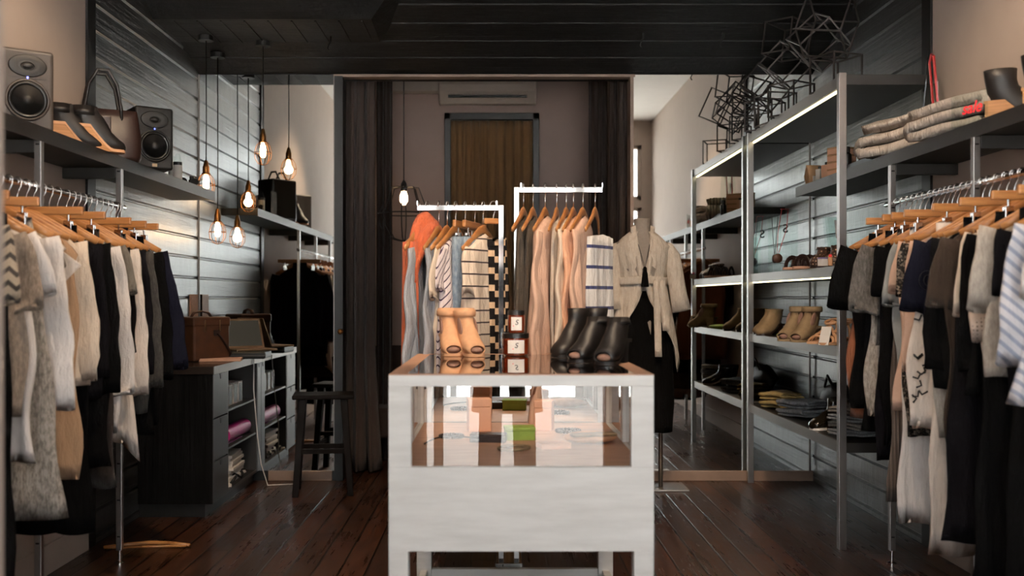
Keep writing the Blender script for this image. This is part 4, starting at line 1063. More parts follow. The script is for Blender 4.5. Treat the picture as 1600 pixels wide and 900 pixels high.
crack(742, low, 74, 'c', 'jeans', 'pale blue jeans on the clip hanger nearer the striped top', 'jeans', 'denim', dict(w=.14, hem=.1, Ln=.98, legs=True, d=.03), 'right clip hanger holding pale blue jeans', 106)
crack(755, low, 68, 's', 'striped_swing_shirt', 'cream swing top with thin dark horizontal stripes', 'top', 'horiz', ts(sw=.18, hw=.25, L=.76, slen=.2, d=.035), 'wooden hanger holding the cream striped swing top', 107)
crack(771, low, 20, 'm', 'dash_scarf', 'long black scarf with cream dashes beside the low arm post', 'scarf', 'dash', dict(w=.062, hem=.085, Ln=.92, d=.02), 'small square clip hanger beside the low arm post', 108)
high = ZA2
crack(818, high, 78, 's', 'strappy_dress', 'dark olive strappy dress nearest the tall rack post', 'dress', 'olive', dict(sw=.13, hw=.15, L=1.0, slope=.45, d=.02), 'wooden hanger nearest the tall rack post', 111)
crack(833, high, 78, 's', 'strappy_dress', 'dark olive strappy dress second from the tall post', 'dress', 'olive', dict(sw=.13, hw=.15, L=.98, slope=.45, d=.02), 'wooden hanger second from the tall rack post', 112)
crack(852, high, 76, 's', 'blush_coat', 'long blush wrap coat widening downward on tall arm', 'coat', 'blush', lng(sw=.19, hw=.30, L=1.02, slen=.7, sr=.075, sr1=.1, sang=10, d=.04), 'wooden hanger holding the long blush coat', 113)
crack(870, high, 80, 's', 'grey_camisole', 'pale camisole sliding off its hanger on tall arm', 'top', 'linen', dict(sw=.12, hw=.13, L=.85, slope=.5, d=.018), 'wooden hanger holding the pale camisole', 114)
crack(885, high, 77, 's', 'cream_blouse', 'cream long-sleeve blouse in the middle of tall arm', 'blouse', 'cream', lng(sw=.18, hw=.2, L=.86, slen=.66, d=.03), 'wooden hanger holding the cream blouse', 115)
crack(896, high, 76, 's', 'peach_blouse', 'peach blouse right of the cream blouse', 'blouse', 'peach', lng(sw=.18, hw=.2, L=.7, slen=.6, d=.03), 'wooden hanger holding the peach blouse', 116)
crack(911, high, 73, 's', 'peach_shirt', 'peach shirt with fine texture beside the striped towel', 'shirt', 'blush', lng(sw=.18, hw=.2, L=.66, slen=.56, d=.03), 'wooden hanger holding the textured peach shirt', 117)
crack(930, high, 76, 's', None, '', '', '', {}, 'wooden hanger at the far right end of tall arm', 118)
# orange scarf draped over the second hanger of the low arm
q = at(668, 0, YR)
t = thing('orange_scarf', 'bright orange scarf bunched over a hanger and trailing down', 'scarf', (q.x, YR, low), 60, 'clothes on the chrome rack')
hanger_shoulder('wooden hanger buried under the orange scarf', (q.x, YR, low+.002), 60, 'hangers on the chrome rack', hw=.14)
mb = MB()
for k in range(6):
    pts = [(-.15+.3*j/12, -.006+.02*math.sin(k*1.3+j*.3), -.10-.022*k-.16*((j-6)/6)**2+.05*(1-abs(j-6)/6)) for j in range(13)]
    mb.tube(pts, [.012+.018*math.sin(PI*(j+.6)/13.2) for j in range(13)], 8, sq=(1, .9))
mb.build('bunched_drape', M['orange'], t, True)
rows = [(-.17-u*.80, .034+.012*u, .03-.004*u, 0, .3+.5*u, -.135) for u in [i/14 for i in range(15)]]
MB().loft(cloth_rings(rows, 77, .012, 28, 70)).build('hanging_tail', M['orange'], t, True)
# striped towel scarf over the last hanger of the tall arm
q = at(936, 0, YR)
t = thing('striped_scarf', 'white scarf with blue stripes hung over the last hanger bar', 'scarf', (q.x-.005, YR, high), 55, 'clothes on the chrome rack')
rows = [(-.21-u*.66, .112+.01*u, .016+.006*u, .12*(1-u), .3+.7*u, .02) for u in [i/16 for i in range(17)]]
rg = cloth_rings(rows, 31, .010, 44, 90); rg.append([(x*.98, y*.5, z+.01) for x, y, z in rg[-1]])
MB().loft(rg, True, False).build('cloth', M['towel'], t, True)

# wooden hanger lying on the floor, cord
q = at(225, 860, 4.74)
t = thing('floor_hanger', 'wooden hanger lying flat on the floor under the left rail', 'hanger', (q.x, 4.80, .012), 6)
MB().tube([(-.2, -.03, 0), (-.1, .015, 0), (0, .035, 0), (.1, .015, 0), (.2, -.03, 0)], [.008, .011, .013, .011, .008], 8).build('hanger_body', M['hanger'], t, True)
MB().tube([(-.185, -.04, 0), (.185, -.04, 0)], .006, 8).build('trouser_bar', M['hanger'], t, True)
MB().tube([(0, .04, 0), (0, .08, 0), (.015, .1, 0), (.03, .09, 0), (.03, .075, 0)], .0018, 6).build('hook', M['chrome'], t, True)

# ================================================================== mannequin
PM = at(1003, 0, 6.27)
t = thing('mannequin', 'headless linen dress form on a steel stand by the right mirror', 'mannequin', (PM.x, 6.27, 0))
prof = [(1.70, .050, .050), (1.69, .052, .055), (1.64, .048, .052), (1.60, .056, .056), (1.575, .10, .062), (1.55, .165, .07), (1.52, .175, .08), (1.45, .155, .095), (1.38, .148, .105), (1.30, .128, .085), (1.22, .118, .078), (1.14, .138, .09), (1.05, .165, .1), (.95, .16, .1), (.88, .13, .09)]
rings = [[(w*sgn(math.cos(a), .92), d*math.sin(a), z) for a in [2*PI*j/28 for j in range(28)]] for z, w, d in prof]
MB().loft(rings).build('bust', M['mannequin'], t, True)
pc = at(1031, 0, 6.32).x-PM.x
MB().tube([(pc, .02, .01), (pc, .02, .9)], .014, 14).build('pole', M['steel'], t, True)
MB().box(pc-.09, pc+.16, -.10, .16, 0, .012).build('base_plate', M['steel'], t, bevel=.003)
# skirt on the form
tk = thing('black_skirt', 'long black skirt worn by the mannequin', 'skirt', (PM.x, 6.27, 0))
rows = [(1.24-u*.875, .135+.06*min(1, u*2.5)-.0*u, .095+.02*u, 0, .2+.8*u, .0) for u in [i/18 for i in range(19)]]
MB().loft(cloth_rings(rows, 5, .008, 40, 50), False, False).build('panel', M['black'], tk, True, solid=.004)
MB().loft([[(.137*math.cos(a), .097*math.sin(a), z) for a in [2*PI*j/28 for j in range(28)]] for z in (1.20, 1.245)], False, False).build('waistband', M['black'], tk, True, solid=.004)
# wrap jacket: open front, waist belt, dipped hem
tj = thing('wrap_jacket', 'cream linen wrap jacket with tie belt on the mannequin', 'jacket', (PM.x, 6.27, 0))
def jacket():
    rows = []
    for i in range(26):
        u = i/25; z = 1.615-.02*0-u*.72
        row = []
        for j in range(37):
            v = j/36; a = -PI/2+2*PI*v                      # from centre front round the back to centre front
            if z > 1.53: s = (1.615-z)/.085; w, d = .075+.10*s**.8, .07+.025*s
            elif z > 1.31: s = (1.53-z)/.22; w, d = .175-.03*s, .095+.012*math.sin(PI*s)-.008*s
            else: s = (1.31-z)/.42; w, d = .145+.085*s, .09+.055*s
            gap = .42*max(0, (z-1.36)/.25)**1.2 if z > 1.33 else .03+.62*max(0, (1.26-z)/.36)     # half opening angle at the front
            aa = -PI/2+gap+(2*PI-2*gap)*v
            fold = .010*max(0, (1.33-z)/.4)*math.sin(aa*9+1)+.004*math.sin(aa*13+z*20)
            x = (w+fold)*sgn(math.cos(aa), .9); y = (d+fold)*math.sin(aa)
            fr = min(v, 1-v)
            dz = -.16*max(0, 1-abs(fr-.14)/.14)*max(0, u-.62)/.38+ (.10*max(0, 1-fr/.12)*max(0, u-.6)/.4)
            if fr > .3: dz += .06*max(0, u-.6)/.4
            row.append((x, y, z+dz-.10*max(0, abs(x)-.09)*(1 if z > 1.5 else 0)))
        rows.append(row)
    return MB().loft(rows, False, False, closed=False)
jacket().build('body', M['linen'], tj, True, solid=.005)
for sx in (-1, 1):
    pts = [(sx*.115, .0, 1.535), (sx*.158, .0, 1.515), (sx*.19, .0, 1.46), (sx*.207, -.01, 1.35), (sx*.226, -.02, 1.22), (sx*.243, -.035, 1.12)] if sx > 0 else [(sx*.115, 0, 1.535), (sx*.153, 0, 1.515), (sx*.175, 0, 1.46), (sx*.178, -.005, 1.34), (sx*.176, -.015, 1.22), (sx*.174, -.03, 1.125)]
    mb = MB(); mb.tube(pts, [.026, .042, .05, .05, .052, .058], 16, sq=(1, .85), caps=False); mb.build('sleeve', M['linen'], tj, True, solid=.004)
MB().loft([[((.158)*math.cos(a), .116*math.sin(a), z+.004*math.sin(3*a)) for a in [2*PI*j/36 for j in range(36)]] for z in (1.285, 1.30, 1.325, 1.335)], False, False).build('belt', M['linen'], tj, True, solid=.006)
MB().ball(.022, .018, .026, T(.085, -.115, 1.31), n=12, m=8, noise=.1).build('belt_knot', M['linen'], tj, True)
for x0_, x1_, zz, nm in ((.07, .078, .84, 'belt_tail'), (.10, .125, 1.0, 'belt_tail')):
    mb = MB(); mb.loft([[(x0_+(x1_-x0_)*u-.02, -.126-.03*u, 1.31+(zz-1.31)*u), (x0_+(x1_-x0_)*u+.022, -.128-.03*u, 1.31+(zz-1.31)*u)] for u in [i/8 for i in range(9)]], False, False, closed=False)
    mb.build(nm, M['linen'], tj, True, solid=.004)
for sx in (-1, 1):                                   # shawl collar following the open front
    mb = MB(); rr = []
    for i in range(12):
        u = i/11; z = 1.655-.33*u; x = sx*(.046-.036*u); y = -.04-.068*min(1, u*1.6)
        rr.append([(x, y-.008, z), (x+sx*.030*(1-.2*u), y+.004, z-.01), (x+sx*.032*(1-.2*u), y+.012, z-.012), (x+sx*.002, y+.004, z)])
    mb.loft(rr); mb.build('collar', M['linen'], tj, True)
tn = thing('tassel_necklace', 'black tassel necklace hanging at the jacket waist', 'necklace', (PM.x, 6.27, 0))
MB().tube([(-.05, -.045, 1.60), (-.028, -.105, 1.50), (0, -.125, 1.395), (.028, -.105, 1.50), (.05, -.045, 1.60)], .0025, 6).build('cord', M['leather_black'], tn, True)
MB().lathe([(.005, 1.395), (.012, 1.385), (.012, 1.365), (.016, 1.355), (.024, 1.275), (.022, 1.27)], 16, T(0, -.13, 0)).build('tassel', M['black'], tn, True)
# ================================================================== things on the left shelf
def speaker(label, loc, rz, mat):
    t = thing('studio_speaker', label, 'speaker', loc, rz, 'studio speakers on the left shelf'); w, d, h = .19, .25, .31
    MB().box(-w/2, w/2, 0, d, 0, h).build('cabinet', mat, t, bevel=.014, seg=4)
    RF = RX(90)
    MB().lathe([(.080, 0), (.080, .004), (.074, .008), (.070, .004)], 36, T(0, .001, .115) @ RF, False, False).build('woofer_rim', mat, t, True, solid=.001)
    wo = MB().lathe([(.070, .004), (.066, .009), (.060, .006), (.056, .003)], 36, T(0, .0, .115) @ RF, False, False).build('woofer_surround', M['rubber'], t, True, solid=.001)
    MB().lathe([(.056, .003), (.030, -.006+.008), (.022, .0015), (.021, .006), (.014, .014), (.004, .017)], 36, T(0, -.001, .115) @ RF).build('woofer_cone', M['cone'], t, True)
    MB().lathe([(.060, .0012), (.056, .004), (.030, .0015), (.017, .001), (.015, .006), (.006, .010)], 36, T(0, 0, .245) @ RF, sx=1.15, sy=.72).build('tweeter', M['cone'], t, True)
    MB().box(-.065, .065, -.0012, .001, .197, .199).build('front_groove', M['rubber'], t)
    MB().box(-.003, .003, -.003, .001, .190, .205).build('power_light', M['blue_led'], t)
    MB().box(-.012, .012, -.003, .001, .012, .027).build('badge', M['badge'], t)
    return t
speaker('grey studio speaker nearest the doorway on the left shelf', (-1.79, 3.80, ZL+.001), 36, M['speaker_grey'])
speaker('black studio speaker at the right of the handbag on left shelf', (-1.70, 4.95, ZL+.001), 36, M['black_plastic'])
# handbag
t = thing('handbag', 'dark brown handbag with two tall handles between speakers', 'bag', (-1.85, 4.68, ZL+.001), 28); t.scale = (.95, .95, 1.22)
rg = []
for z, w, d, k in ((0, .17, .075, 0), (.02, .18, .08, 0), (.10, .178, .07, 0), (.17, .165, .045, 0), (.2, .16, .03, 0)):
    rg.append([(w*sgn(math.cos(a), .45), d*sgn(math.sin(a), .6), z) for a in [2*PI*j/32 for j in range(32)]])
MB().loft(rg).build('body', M['leather_dark'], t, True)
MB().box(-.03, .03, -.074, -.05, .07, .17).build('flap', M['leather_dark'], t, bevel=.006)
MB().ball(.011, .006, .011, T(0, -.078, .095), n=12, m=8).build('clasp', M['chrome'], t, True)
for sy in (-1, 1):
    MB().tube([(-.09, sy*.04, .14), (-.088, sy*.045, .2), (-.07, sy*.05, .29), (-.03, sy*.05, .345), (.02, sy*.05, .345), (.06, sy*.05, .29), (.08, sy*.045, .2), (.082, sy*.04, .14)], .008, 8).build('handle', M['leather_black'], t, True)
mb = MB()
for k in range(9): mb.ball(.007, .006, .007, T(-.172-.004*k+.02, -.05-.006*k, .2-.017*k), 8, 6)
mb.build('chain_strap', M['dark_steel'], t, True)
for x, y, rz, lb in ((-1.745, 4.36, 128, 'black wedge sandal with wooden heel, front one on left shelf'), (-1.825, 4.30, 124, 'black wedge sandal behind its pair on left shelf')):
    make_shoe('wedge_sandal', lb, M['leather_black'], (x, y, ZL+.001), rz, 'black wedge sandals', .235, .10, .03, wedge=True, heelmat=M['cork'], solemat=M['suede_tan'])
def bottle(name, lb, loc, r, h, mat, capmat, group):
    t = thing(name, lb, 'bottle', loc, 0, group)
    MB().lathe([(r*.94, 0), (r, .004), (r, h*.68), (r*.55, h*.78), (r*.45, h*.8)], 20).build('bottle_body', mat, t, 40)
    MB().lathe([(r*.7, h*.76), (r*.7, h*.98), (r*.6, h)], 18).build('cap', capmat, t, 40)
    return t
g = 'bottles at the end of the left shelf'
t = thing('tall_bottle', 'pale grey bottle with black collar near the left shelf end', 'bottle', (-1.78, 5.56, ZL+.001), 0, g)
MB().lathe([(.023, 0), (.024, .004), (.024, .10)], 20).build('bottle_body', M['box_white'], t, 40)
MB().lathe([(.0245, .10), (.0245, .118)], 20).build('collar', M['black_plastic'], t, 40)
MB().lathe([(.021, .118), (.012, .16), (.010, .165)], 20).build('cap', M['acrylic'], t, 40)
bottle('glass_bottle', 'clear bottle just behind the pale grey one', (-1.83, 5.62, ZL+.001), .022, .16, M['box_white'], M['acrylic'], g)
tag(put(MB().box(-.003, .003, -.05, .05, 0, .19).build('acrylic_sheet', M['acrylic'], bevel=.001), -1.74, 5.33, ZL+.001, 12), 'upright clear acrylic sheet beside the black speaker', 'acrylic sheet')
t = thing('sunglasses', 'pair of sunglasses lying at the left shelf end', 'sunglasses', (-1.77, 5.72, ZL+.02), 40)
for sx in (-1, 1):
    MB().ball(.028, .004, .022, T(sx*.034, 0, .01), n=14, m=8).build('lens', M['black_plastic'], t, True)
    MB().tube([(sx*.065, 0, .02), (sx*.068, .08, .012), (sx*.06, .13, -.012)], .003, 6).build('temple', M['black_plastic'], t, True)
bottle('dropper_bottle', 'short amber bottle last on the left shelf', (-1.79, 5.85, ZL+.001), .02, .075, M['amber'], M['black_plastic'], g)

# ================================================================== things on the right shelf
def folded(w, d, n, th, seed=0, wob=.004):
    """cloth folded in n layers, fold loops facing -Y"""
    rnd = random.Random(seed); path = []
    for k in range(n):
        z = th*(k+.5); y0, y1 = -d/2+rnd.uniform(0, .012), d/2
        row = [(y0+(y1-y0)*i/6, z) for i in range(7)]
        if k % 2: row.reverse()
        path += row
        if k < n-1:
            yc = row[-1][0]; s = 1 if yc > 0 else -1
            path += [(yc+s*th*.45, z+th*.22), (yc+s*th*.62, z+th*.5), (yc+s*th*.45, z+th*.78)]
    xs = [-w/2+w*i/8 for i in range(9)]; ph = rnd.uniform(0, 6)
    rows = []
    for x in xs:
        rows.append([(x+.006*math.sin(zz*90+ph), y+.010*math.sin(x*16+ph+zz*30), zz*(1-.12*(abs(x)/(w/2))**4)+wob*math.sin(x*22+y*17+ph)) for y, zz in path])
    return MB().loft(rows, False, False, closed=False)
def fold_thing(name, lb, mat, loc, rz, group, w=.24, d=.18, n=3, th=.016, seed=0, cat='clothing'):
    o = folded(w, d, n, th, seed).build(name, mat, None, True, solid=th*.72)
    put(o, loc[0], loc[1], loc[2]+.006, rz); return tag(o, lb, cat, group)
fab('knit_ribbed', 'c9bbae', 'rib', 'ddd1c6', freq=240, wr=.6); fab('knit_grey', 'bdb2a8', 'melange', 'd3c8be', wr=.6); fab('felt', 'a58b74', wr=.4)
fold_thing('folded_blanket', 'pale ribbed knit blanket folded thick in front of others on right shelf', M['knit_ribbed'], (1.925, 4.60, ZR), 14, 'folded knits on the right shelf', .25, .44, 3, .062, 4, 'blanket')
fold_thing('folded_blanket', 'grey knit blanket with looped fold behind the sale sign', M['knit_grey'], (1.93, 4.06, ZR), 12, 'folded knits on the right shelf', .26, .44, 3, .052, 8, 'blanket')
t = tag(put(MB().ball(.13, .11, .07, T(0, 0, .07), 26, 14, .07, 3).build('felt_hat', M['felt'], None, True), 1.95, 5.02, ZR+.012), 'slouchy beige felt cap beyond the ribbed blanket on right shelf', 'hat')
t = thing('black_tray', 'black tray under the beige cap on the right shelf', 'tray', (1.93, 4.98, ZR+.001), 0)
MB().box(-.12, .12, -.18, .18, 0, .010).build('tray_floor', M['black_plastic'], t); MB().box(-.125, -.12, -.185, .185, 0, .03).box(.12, .125, -.185, .185, 0, .03).box(-.12, .12, -.185, -.18, 0, .03).box(-.12, .12, .18, .185, 0, .03).build('tray_rim', M['black_plastic'], t, bevel=.001)
bottle('black_bottle', 'tall black bottle just left of the beige cap', at(1323, 0, 5.15).xy[:]+(ZR+.001,), .024, .125, M['black_plastic'], M['black_plastic'], None)
t = thing('kraft_pouch', 'crumpled kraft paper bag at the shelf end near mirror', 'bag', (1.845, 5.80, ZR+.001), 10)
MB().loft([[(w*sgn(math.cos(a), .5)+.006*math.sin(a*5+z*60), d*sgn(math.sin(a), .5), z) for a in [2*PI*j/24 for j in range(24)]] for z, w, d in ((0, .04, .03), (.05, .046, .034), (.09, .042, .026), (.115, .045, .012))]).build('pouch', M['paper_bag'], t, 60)
MB().box(-.022, .022, -.037, -.033, .02, .05).build('sticker', M['box_white'], t)
gb = 'cartons on the right shelf end'
for px, d, z, w, h, lb in ((1273, 5.66, 0, .035, .075, 'slim white carton beside the kraft bag'), (1284, 5.56, 0, .045, .085, 'upright blush carton next to the slim white one')):
    q = at(px, 0, d); t = thing('carton', lb, 'box', (q.x+.03, d, ZR+.001), 25, gb)
    MB().box(-w/2, w/2, -w/2, w/2, 0, h).build('box_body', M['box_white'] if w < .04 else M['box_pink'], t, bevel=.001); MB().lathe([(w*.3, h), (w*.3, h+.016)], 14).build('cap', M['black_plastic'], t)
for k, (z, lb) in enumerate(((0, 'bottom blush carton of the stack beside the front post'), (.038, 'second blush carton up in the stack by the post'), (.076, 'third blush carton up in the stack by the post'), (.114, 'topmost blush carton of the stack by the post'))):
    q = at(1302, 0, 5.36); t = thing('carton', lb, 'box', (q.x+.045, 5.36, ZR+.001+z), 20+k*3, gb)
    MB().box(-.06, .06, -.045, .045, 0, .028).build('box_body', M['box_pink'], t, bevel=.001); MB().box(-.0605, .0605, -.0455, .0455, .028, .0375).build('lid', M['paper_bag'], t, bevel=.001)
# acrylic stand with red band
t = thing('acrylic_stand', 'tall clear acrylic stand with a red band behind the blankets', 'stand', (1.985, 4.56, ZR+.001), 70)
MB().box(-.075, .075, -.003, .003, 0, .46, T(0, -.05, 0) @ RX(-5)).build('acrylic_panel', M['acrylic'], t); MB().box(-.075, .075, -.003, .003, 0, .47, T(0, .05, 0) @ RX(5)).build('acrylic_panel', M['acrylic'], t)
mb = MB(); mb.tube([(-.06, -.044, .02), (-.05, -.012, .44), (.04, -.008, .47), (.055, .0, .43), (.02, -.03, .02)], .006, 6, sq=(1, .4)); mb.build('red_band', M['red'], t)
MB().box(-.02, .02, -.033, -.030, .24, .33).build('price_card', M['box_white'], t)
# sale sign
p1, p2 = at(1487, 148, 3.86), at(1543, 142, 3.70)
c_ = (p1+p2)/2; ang = math.degrees(math.atan2(p2.y-p1.y, p2.x-p1.x)); wd = (p2-p1).length; hh = c_.z-ZR
t = thing('sale_sign', 'small clear acrylic sign with red sale lettering on right shelf', 'sign', (c_.x, c_.y, ZR+.001), ang)
MB().box(-wd/2, wd/2, -.002, .002, 0, hh).build('acrylic_panel', M['acrylic'], t); MB().box(-wd/2, wd/2, -.002, .05, 0, .003).build('foot', M['acrylic'], t)
text('sale', .062, M['ink_red'], t, T(wd*.08, -.003, .062) @ RX(90), shear=.3, bold=.0008)
for px, d, rz, lb in ((1578, 3.74, 62, 'dark wedge bootie with wooden heel at right frame edge'), (1640, 3.50, 62, 'dark wedge bootie nearer the camera, cut by the frame edge')):
    q = at(px, 0, d)
    make_shoe('wedge_bootie', lb, M['leather_black'], (q.x+.03, d, ZR+.001), rz, 'wedge booties on the right shelf', .24, .075, .11, wedge=True, heelmat=M['cork'], solemat=M['cork'])

# ================================================================== goods on the steel shelving
Z1, Z2, Z3 = 1.358, .970, .512
g = 'woven tall boots'
for px, d, lb in ((1272, 5.24, 'woven brown boot, left of the tall pair on the middle shelf'), (1294, 5.06, 'woven brown boot, right of the tall pair on the middle shelf')):
    q = at(px, 0, d)
    t = make_shoe('woven_boot', lb, M['woven'], (q.x+.04, d, Z1+.001), -35, g, .2, .02, .06, heelmat=M['leather_dark'])
for px, d, lb in ((1238, 5.62, 'brown strappy slide on pink sole, left one on middle shelf'), (1254, 5.44, 'brown strappy slide on pink sole, right one on middle shelf')):
    q = at(px, 0, d)
    t = thing('slide_sandal', lb, 'shoe', (q.x+.03, d, Z1+.001), -50, 'brown slide sandals')
    MB().loft([[(w*s, y, 0) for s in (-1, 1)]+[(w*s, y, .014) for s in (1, -1)] for y, w in ((-.11, .015), (-.095, .035), (-.05, .042), (0, .036), (.06, .034), (.1, .03), (.115, .012))]).build('sole', M['box_pink'], t, 50)
    for y in (-.055, .01, .07): MB().tube([(.042*math.cos(a), y, .012+.058*math.sin(a)) for a in [PI*k/10 for k in range(11)]], .013, 8, sq=(.3, 1)).build('strap', M['leather_dark'], t, True)
q = at(1282, 0, 4.92)
t = thing('perfume_box', 'small lilac and white carton before the woven boots', 'box', (q.x+.012, 4.92, Z1+.001), 20)
MB().box(-.02, .02, -.015, .015, 0, .035).build('box_body', M['box_white'], t, bevel=.001); MB().box(-.0205, .0205, -.0155, .0155, .035, .042).build('lid', fab('lilac', '8d86b5'), t)
bottle('orange_bottle', 'tiny orange bottle beside the lilac carton', (at(1291, 0, 4.86).x+.02, 4.86, Z1+.001), .011, .055, M['suede_tan'], M['ink_red'], None)
# jewellery stand with reversed S
t = thing('jewellery_stand', 'clear acrylic jewellery stand marked with a black letter near the mirror', 'stand', (1.82, 6.27, Z1+.001), 0)
MB().box(-.075, .075, -.003, .003, 0, .40).build('acrylic_panel', M['acrylic'], t); MB().box(-.08, .08, -.04, .04, 0, .004).build('base', M['acrylic'], t)
text('S', .075, M['ink'], t, T(.0, .004, .278) @ RZ(180) @ RX(90), bold=.0012)
t = thing('pendant_necklace', 'long cord necklace with round brown pendant on jewellery stand', 'necklace', (1.80, 6.255, Z1+.001))
MB().tube([(-.01, -.004, .40), (-.035, -.005, .25), (-.04, -.006, .125), (-.03, -.006, .125), (.02, -.005, .28), (.03, -.004, .40), (.03, .026, .402), (-.01, .026, .402), (-.01, -.004, .401)], .002, 6).build('cord', M['red'], t, True)
MB().lathe([(.028, -.004), (.03, 0), (.028, .004)], 24, T(-.036, -.007, .092) @ RX(90)).build('pendant', M['leather_brown'], t, True)
t = thing('pendant_necklace', 'thin cord necklace with dark stone left of the round pendant', 'necklace', (1.76, 6.30, Z1+.001))
MB().box(-.04, .04, .004, .008, 0, .36).build('backing_card', M['acrylic'], t)
MB().tube([(-.02, 0, .36), (-.004, -.002, .12), (.0, -.002, .12), (.02, 0, .36)], .002, 6).build('cord', M['leather_dark'], t, True); MB().ball(.018, .01, .03, T(-.002, -.004, .09), n=12, m=8).build('pendant', M['leather_dark'], t, True)
q = at(1283, 0, 5.5)
t = thing('acrylic_sheets', 'clear acrylic sheets leaning upright on the middle shelf', 'stand', (q.x+.13, 5.55, Z1+.001), 20)
for k in range(3): MB().box(-.06, .06, -.002, .002, 0, .30, T(0, k*.022, 0) @ RX(-8)).build('acrylic_panel', M['acrylic'], t)
MB().box(-.02, .03, -.0035, -.0025, .18, .28, RX(-8)).build('card', M['box_white'], t)
t = thing('dark_candle', 'dark boxed candle at the front end of the middle shelf', 'candle', (1.80, 4.86, Z1+.001), 15)
MB().box(-.04, .04, -.03, .03, 0, .09).build('box_body', M['black_plastic'], t, bevel=.002); MB().box(-.012, .012, -.0312, -.03, .02, .07).build('label_sheet', M['box_pink'], t)
# third shelf
g = 'taupe wedge booties'
for px, d, lb in ((1228, 5.36, 'taupe strapped bootie, left one of the pair on third shelf'), (1248, 5.24, 'taupe cut-out bootie, right one of the pair on third shelf')):
    q = at(px, 0, d); make_shoe('taupe_bootie', lb, M['suede_taupe'], (q.x+.04, d, Z2+.001), -48, g, .24, .07, .07, peep=True, heelmat=M['suede_taupe'], cutout=True, strap=M['suede_taupe'])
q = at(1203, 0, 5.9)
t = tag(put(MB().ball(.11, .04, .018, T(0, 0, .018), 20, 10, .05, 5).build('green_pouch', M['green'], None, True), q.x+.04, 5.72, Z2+.001, 55), 'flat lime green pouch left of the taupe booties', 'pouch')
for px, d, lb in ((1190, 6.15, 'tan bootie close to the mirror, front one'), (1186, 6.36, 'tan bootie closest to the mirror on third shelf')):
    q = at(px, 0, d); make_shoe('tan_bootie', lb, M['suede_taupe'], (q.x+.05, d, Z2+.001), -55, 'tan booties by the mirror', .22, .06, .08, heelmat=M['leather_dark'])
def strappy(lb, loc, rz):
    t = thing('strappy_sandal', lb, 'shoe', loc, rz, 'tan strappy sandals')
    MB().loft([[(w*s, y, z) for s in (-1, 1)]+[(w*s, y, z+.012) for s in (1, -1)] for y, w, z in ((-.115, .012, 0), (-.095, .033, 0), (-.05, .04, 0), (0, .034, .006), (.06, .032, .02), (.105, .028, .022), (.115, .012, .022))]).build('sole', M['suede_tan'], t, 50)
    for y, h in ((-.075, .03), (-.05, .042), (-.02, .055), (.02, .075), (.055, .1)):
        MB().tube([(.038*math.cos(a), y+.02*math.sin(a), .012+h*math.sin(a)) for a in [PI*k/10 for k in range(11)]], .007, 8, sq=(.4, 1)).build('strap', M['suede_tan'], t, True)
    MB().tube([(.036*math.cos(a), .07+.04*math.sin(a), .11+.012*math.sin(a)) for a in [2*PI*k/18 for k in range(18)]], .008, 8, closed=True, sq=(1, .4)).build('ankle_strap', M['suede_tan'], t, True)
for px, d, lb in ((1272, 5.05, 'tan strappy sandal on third shelf, left one'), (1290, 4.93, 'tan strappy sandal on third shelf, beside front post')):
    q = at(px, 0, d); strappy(lb, (q.x+.05, d, Z2+.001), -55)
q = at(1283, 0, 4.83)
t = thing('display_card', 'pale card propped in front of the strappy sandals', 'card', (q.x+.02, 4.86, Z2+.001), -40)
MB().box(-.025, .025, -.003, .003, 0, .10, RX(-28)).build('card', M['box_white'], t, bevel=.001); MB().box(-.02, .02, -.002, .002, 0, .085, T(0, .09, 0) @ RX(28)).build('easel_leg', M['dark_steel'], t)
# fourth shelf
g = 'folded clothes on the lowest shelf'
fab('khaki', 'b59a5f', wr=.4); fab('jeansgrey', '6c6e73', 'melange', '82848a'); fab('stackgrey', '7a7570', 'melange', '8f8a84')
for k, (lb, mt) in enumerate((('bottom mustard garment folded by the rear post on lowest shelf', 'khaki'), ('upper mustard garment folded by the rear post on lowest shelf', 'khaki'))):
    fold_thing('folded_shirt', lb, M[mt], (1.775, 6.22, Z3+k*.052), -66+k*6, g, .2, .18, 3, .016, k)
for k, (lb, mt) in enumerate((('dark folded jeans at the bottom of the blue grey pile', 'jeansgrey'), ('upper folded jeans of the blue grey pile', 'jeansgrey'))):
    fold_thing('folded_jeans', lb, M[mt], (1.775, 5.78, Z3+k*.05), -64+k*5, g, .22, .18, 3, .0155, k+4)
for k, lb in enumerate(('lowest grey tee in the folded stack behind the front post', 'second grey tee up in the folded stack behind front post', 'third grey tee up in the folded stack behind front post', 'top grey tee of the folded stack behind the front post')):
    fold_thing('folded_tee', lb, M['stackgrey' if k % 2 else 'jeansgrey'], (1.80, 4.98, Z3+k*.036), -60+k*3, g, .2, .2, 2, .0165, k+9)
M['patent'] = simple('black patent leather', '17120c', .12, 0, .15, 20, .1)
for px, d, lb in ((1268, 5.24, 'glossy black lace boot on the lowest shelf, toe outward'), (1296, 5.16, 'glossy black lace boot behind the folded tees')):
    q = at(px, 0, d)
    t = make_shoe('patent_boot', lb, M['patent'], (q.x+.09, d, Z3+.001), -62, 'glossy black boots', .25, .04, .10, heelmat=M['patent'], solemat=M['box_white'])
t = thing('dark_backpack', 'black leather bag slumped at the back of the lowest shelf', 'bag', (1.97, 5.75, Z3+.001), 0)
MB().ball(.08, .2, .10, T(0, 0, .10), 24, 12, .06, 2).build('body', M['leather_black'], t, True); MB().tube([(-.05, -.08, .17), (-.06, 0, .24), (-.05, .08, .17)], .008, 8).build('handle', M['leather_black'], t, True)
t = thing('shelf_pouch', 'small patterned pouch on lowest shelf right of the front post', 'pouch', (1.90, 4.80, Z3+.001), 0)
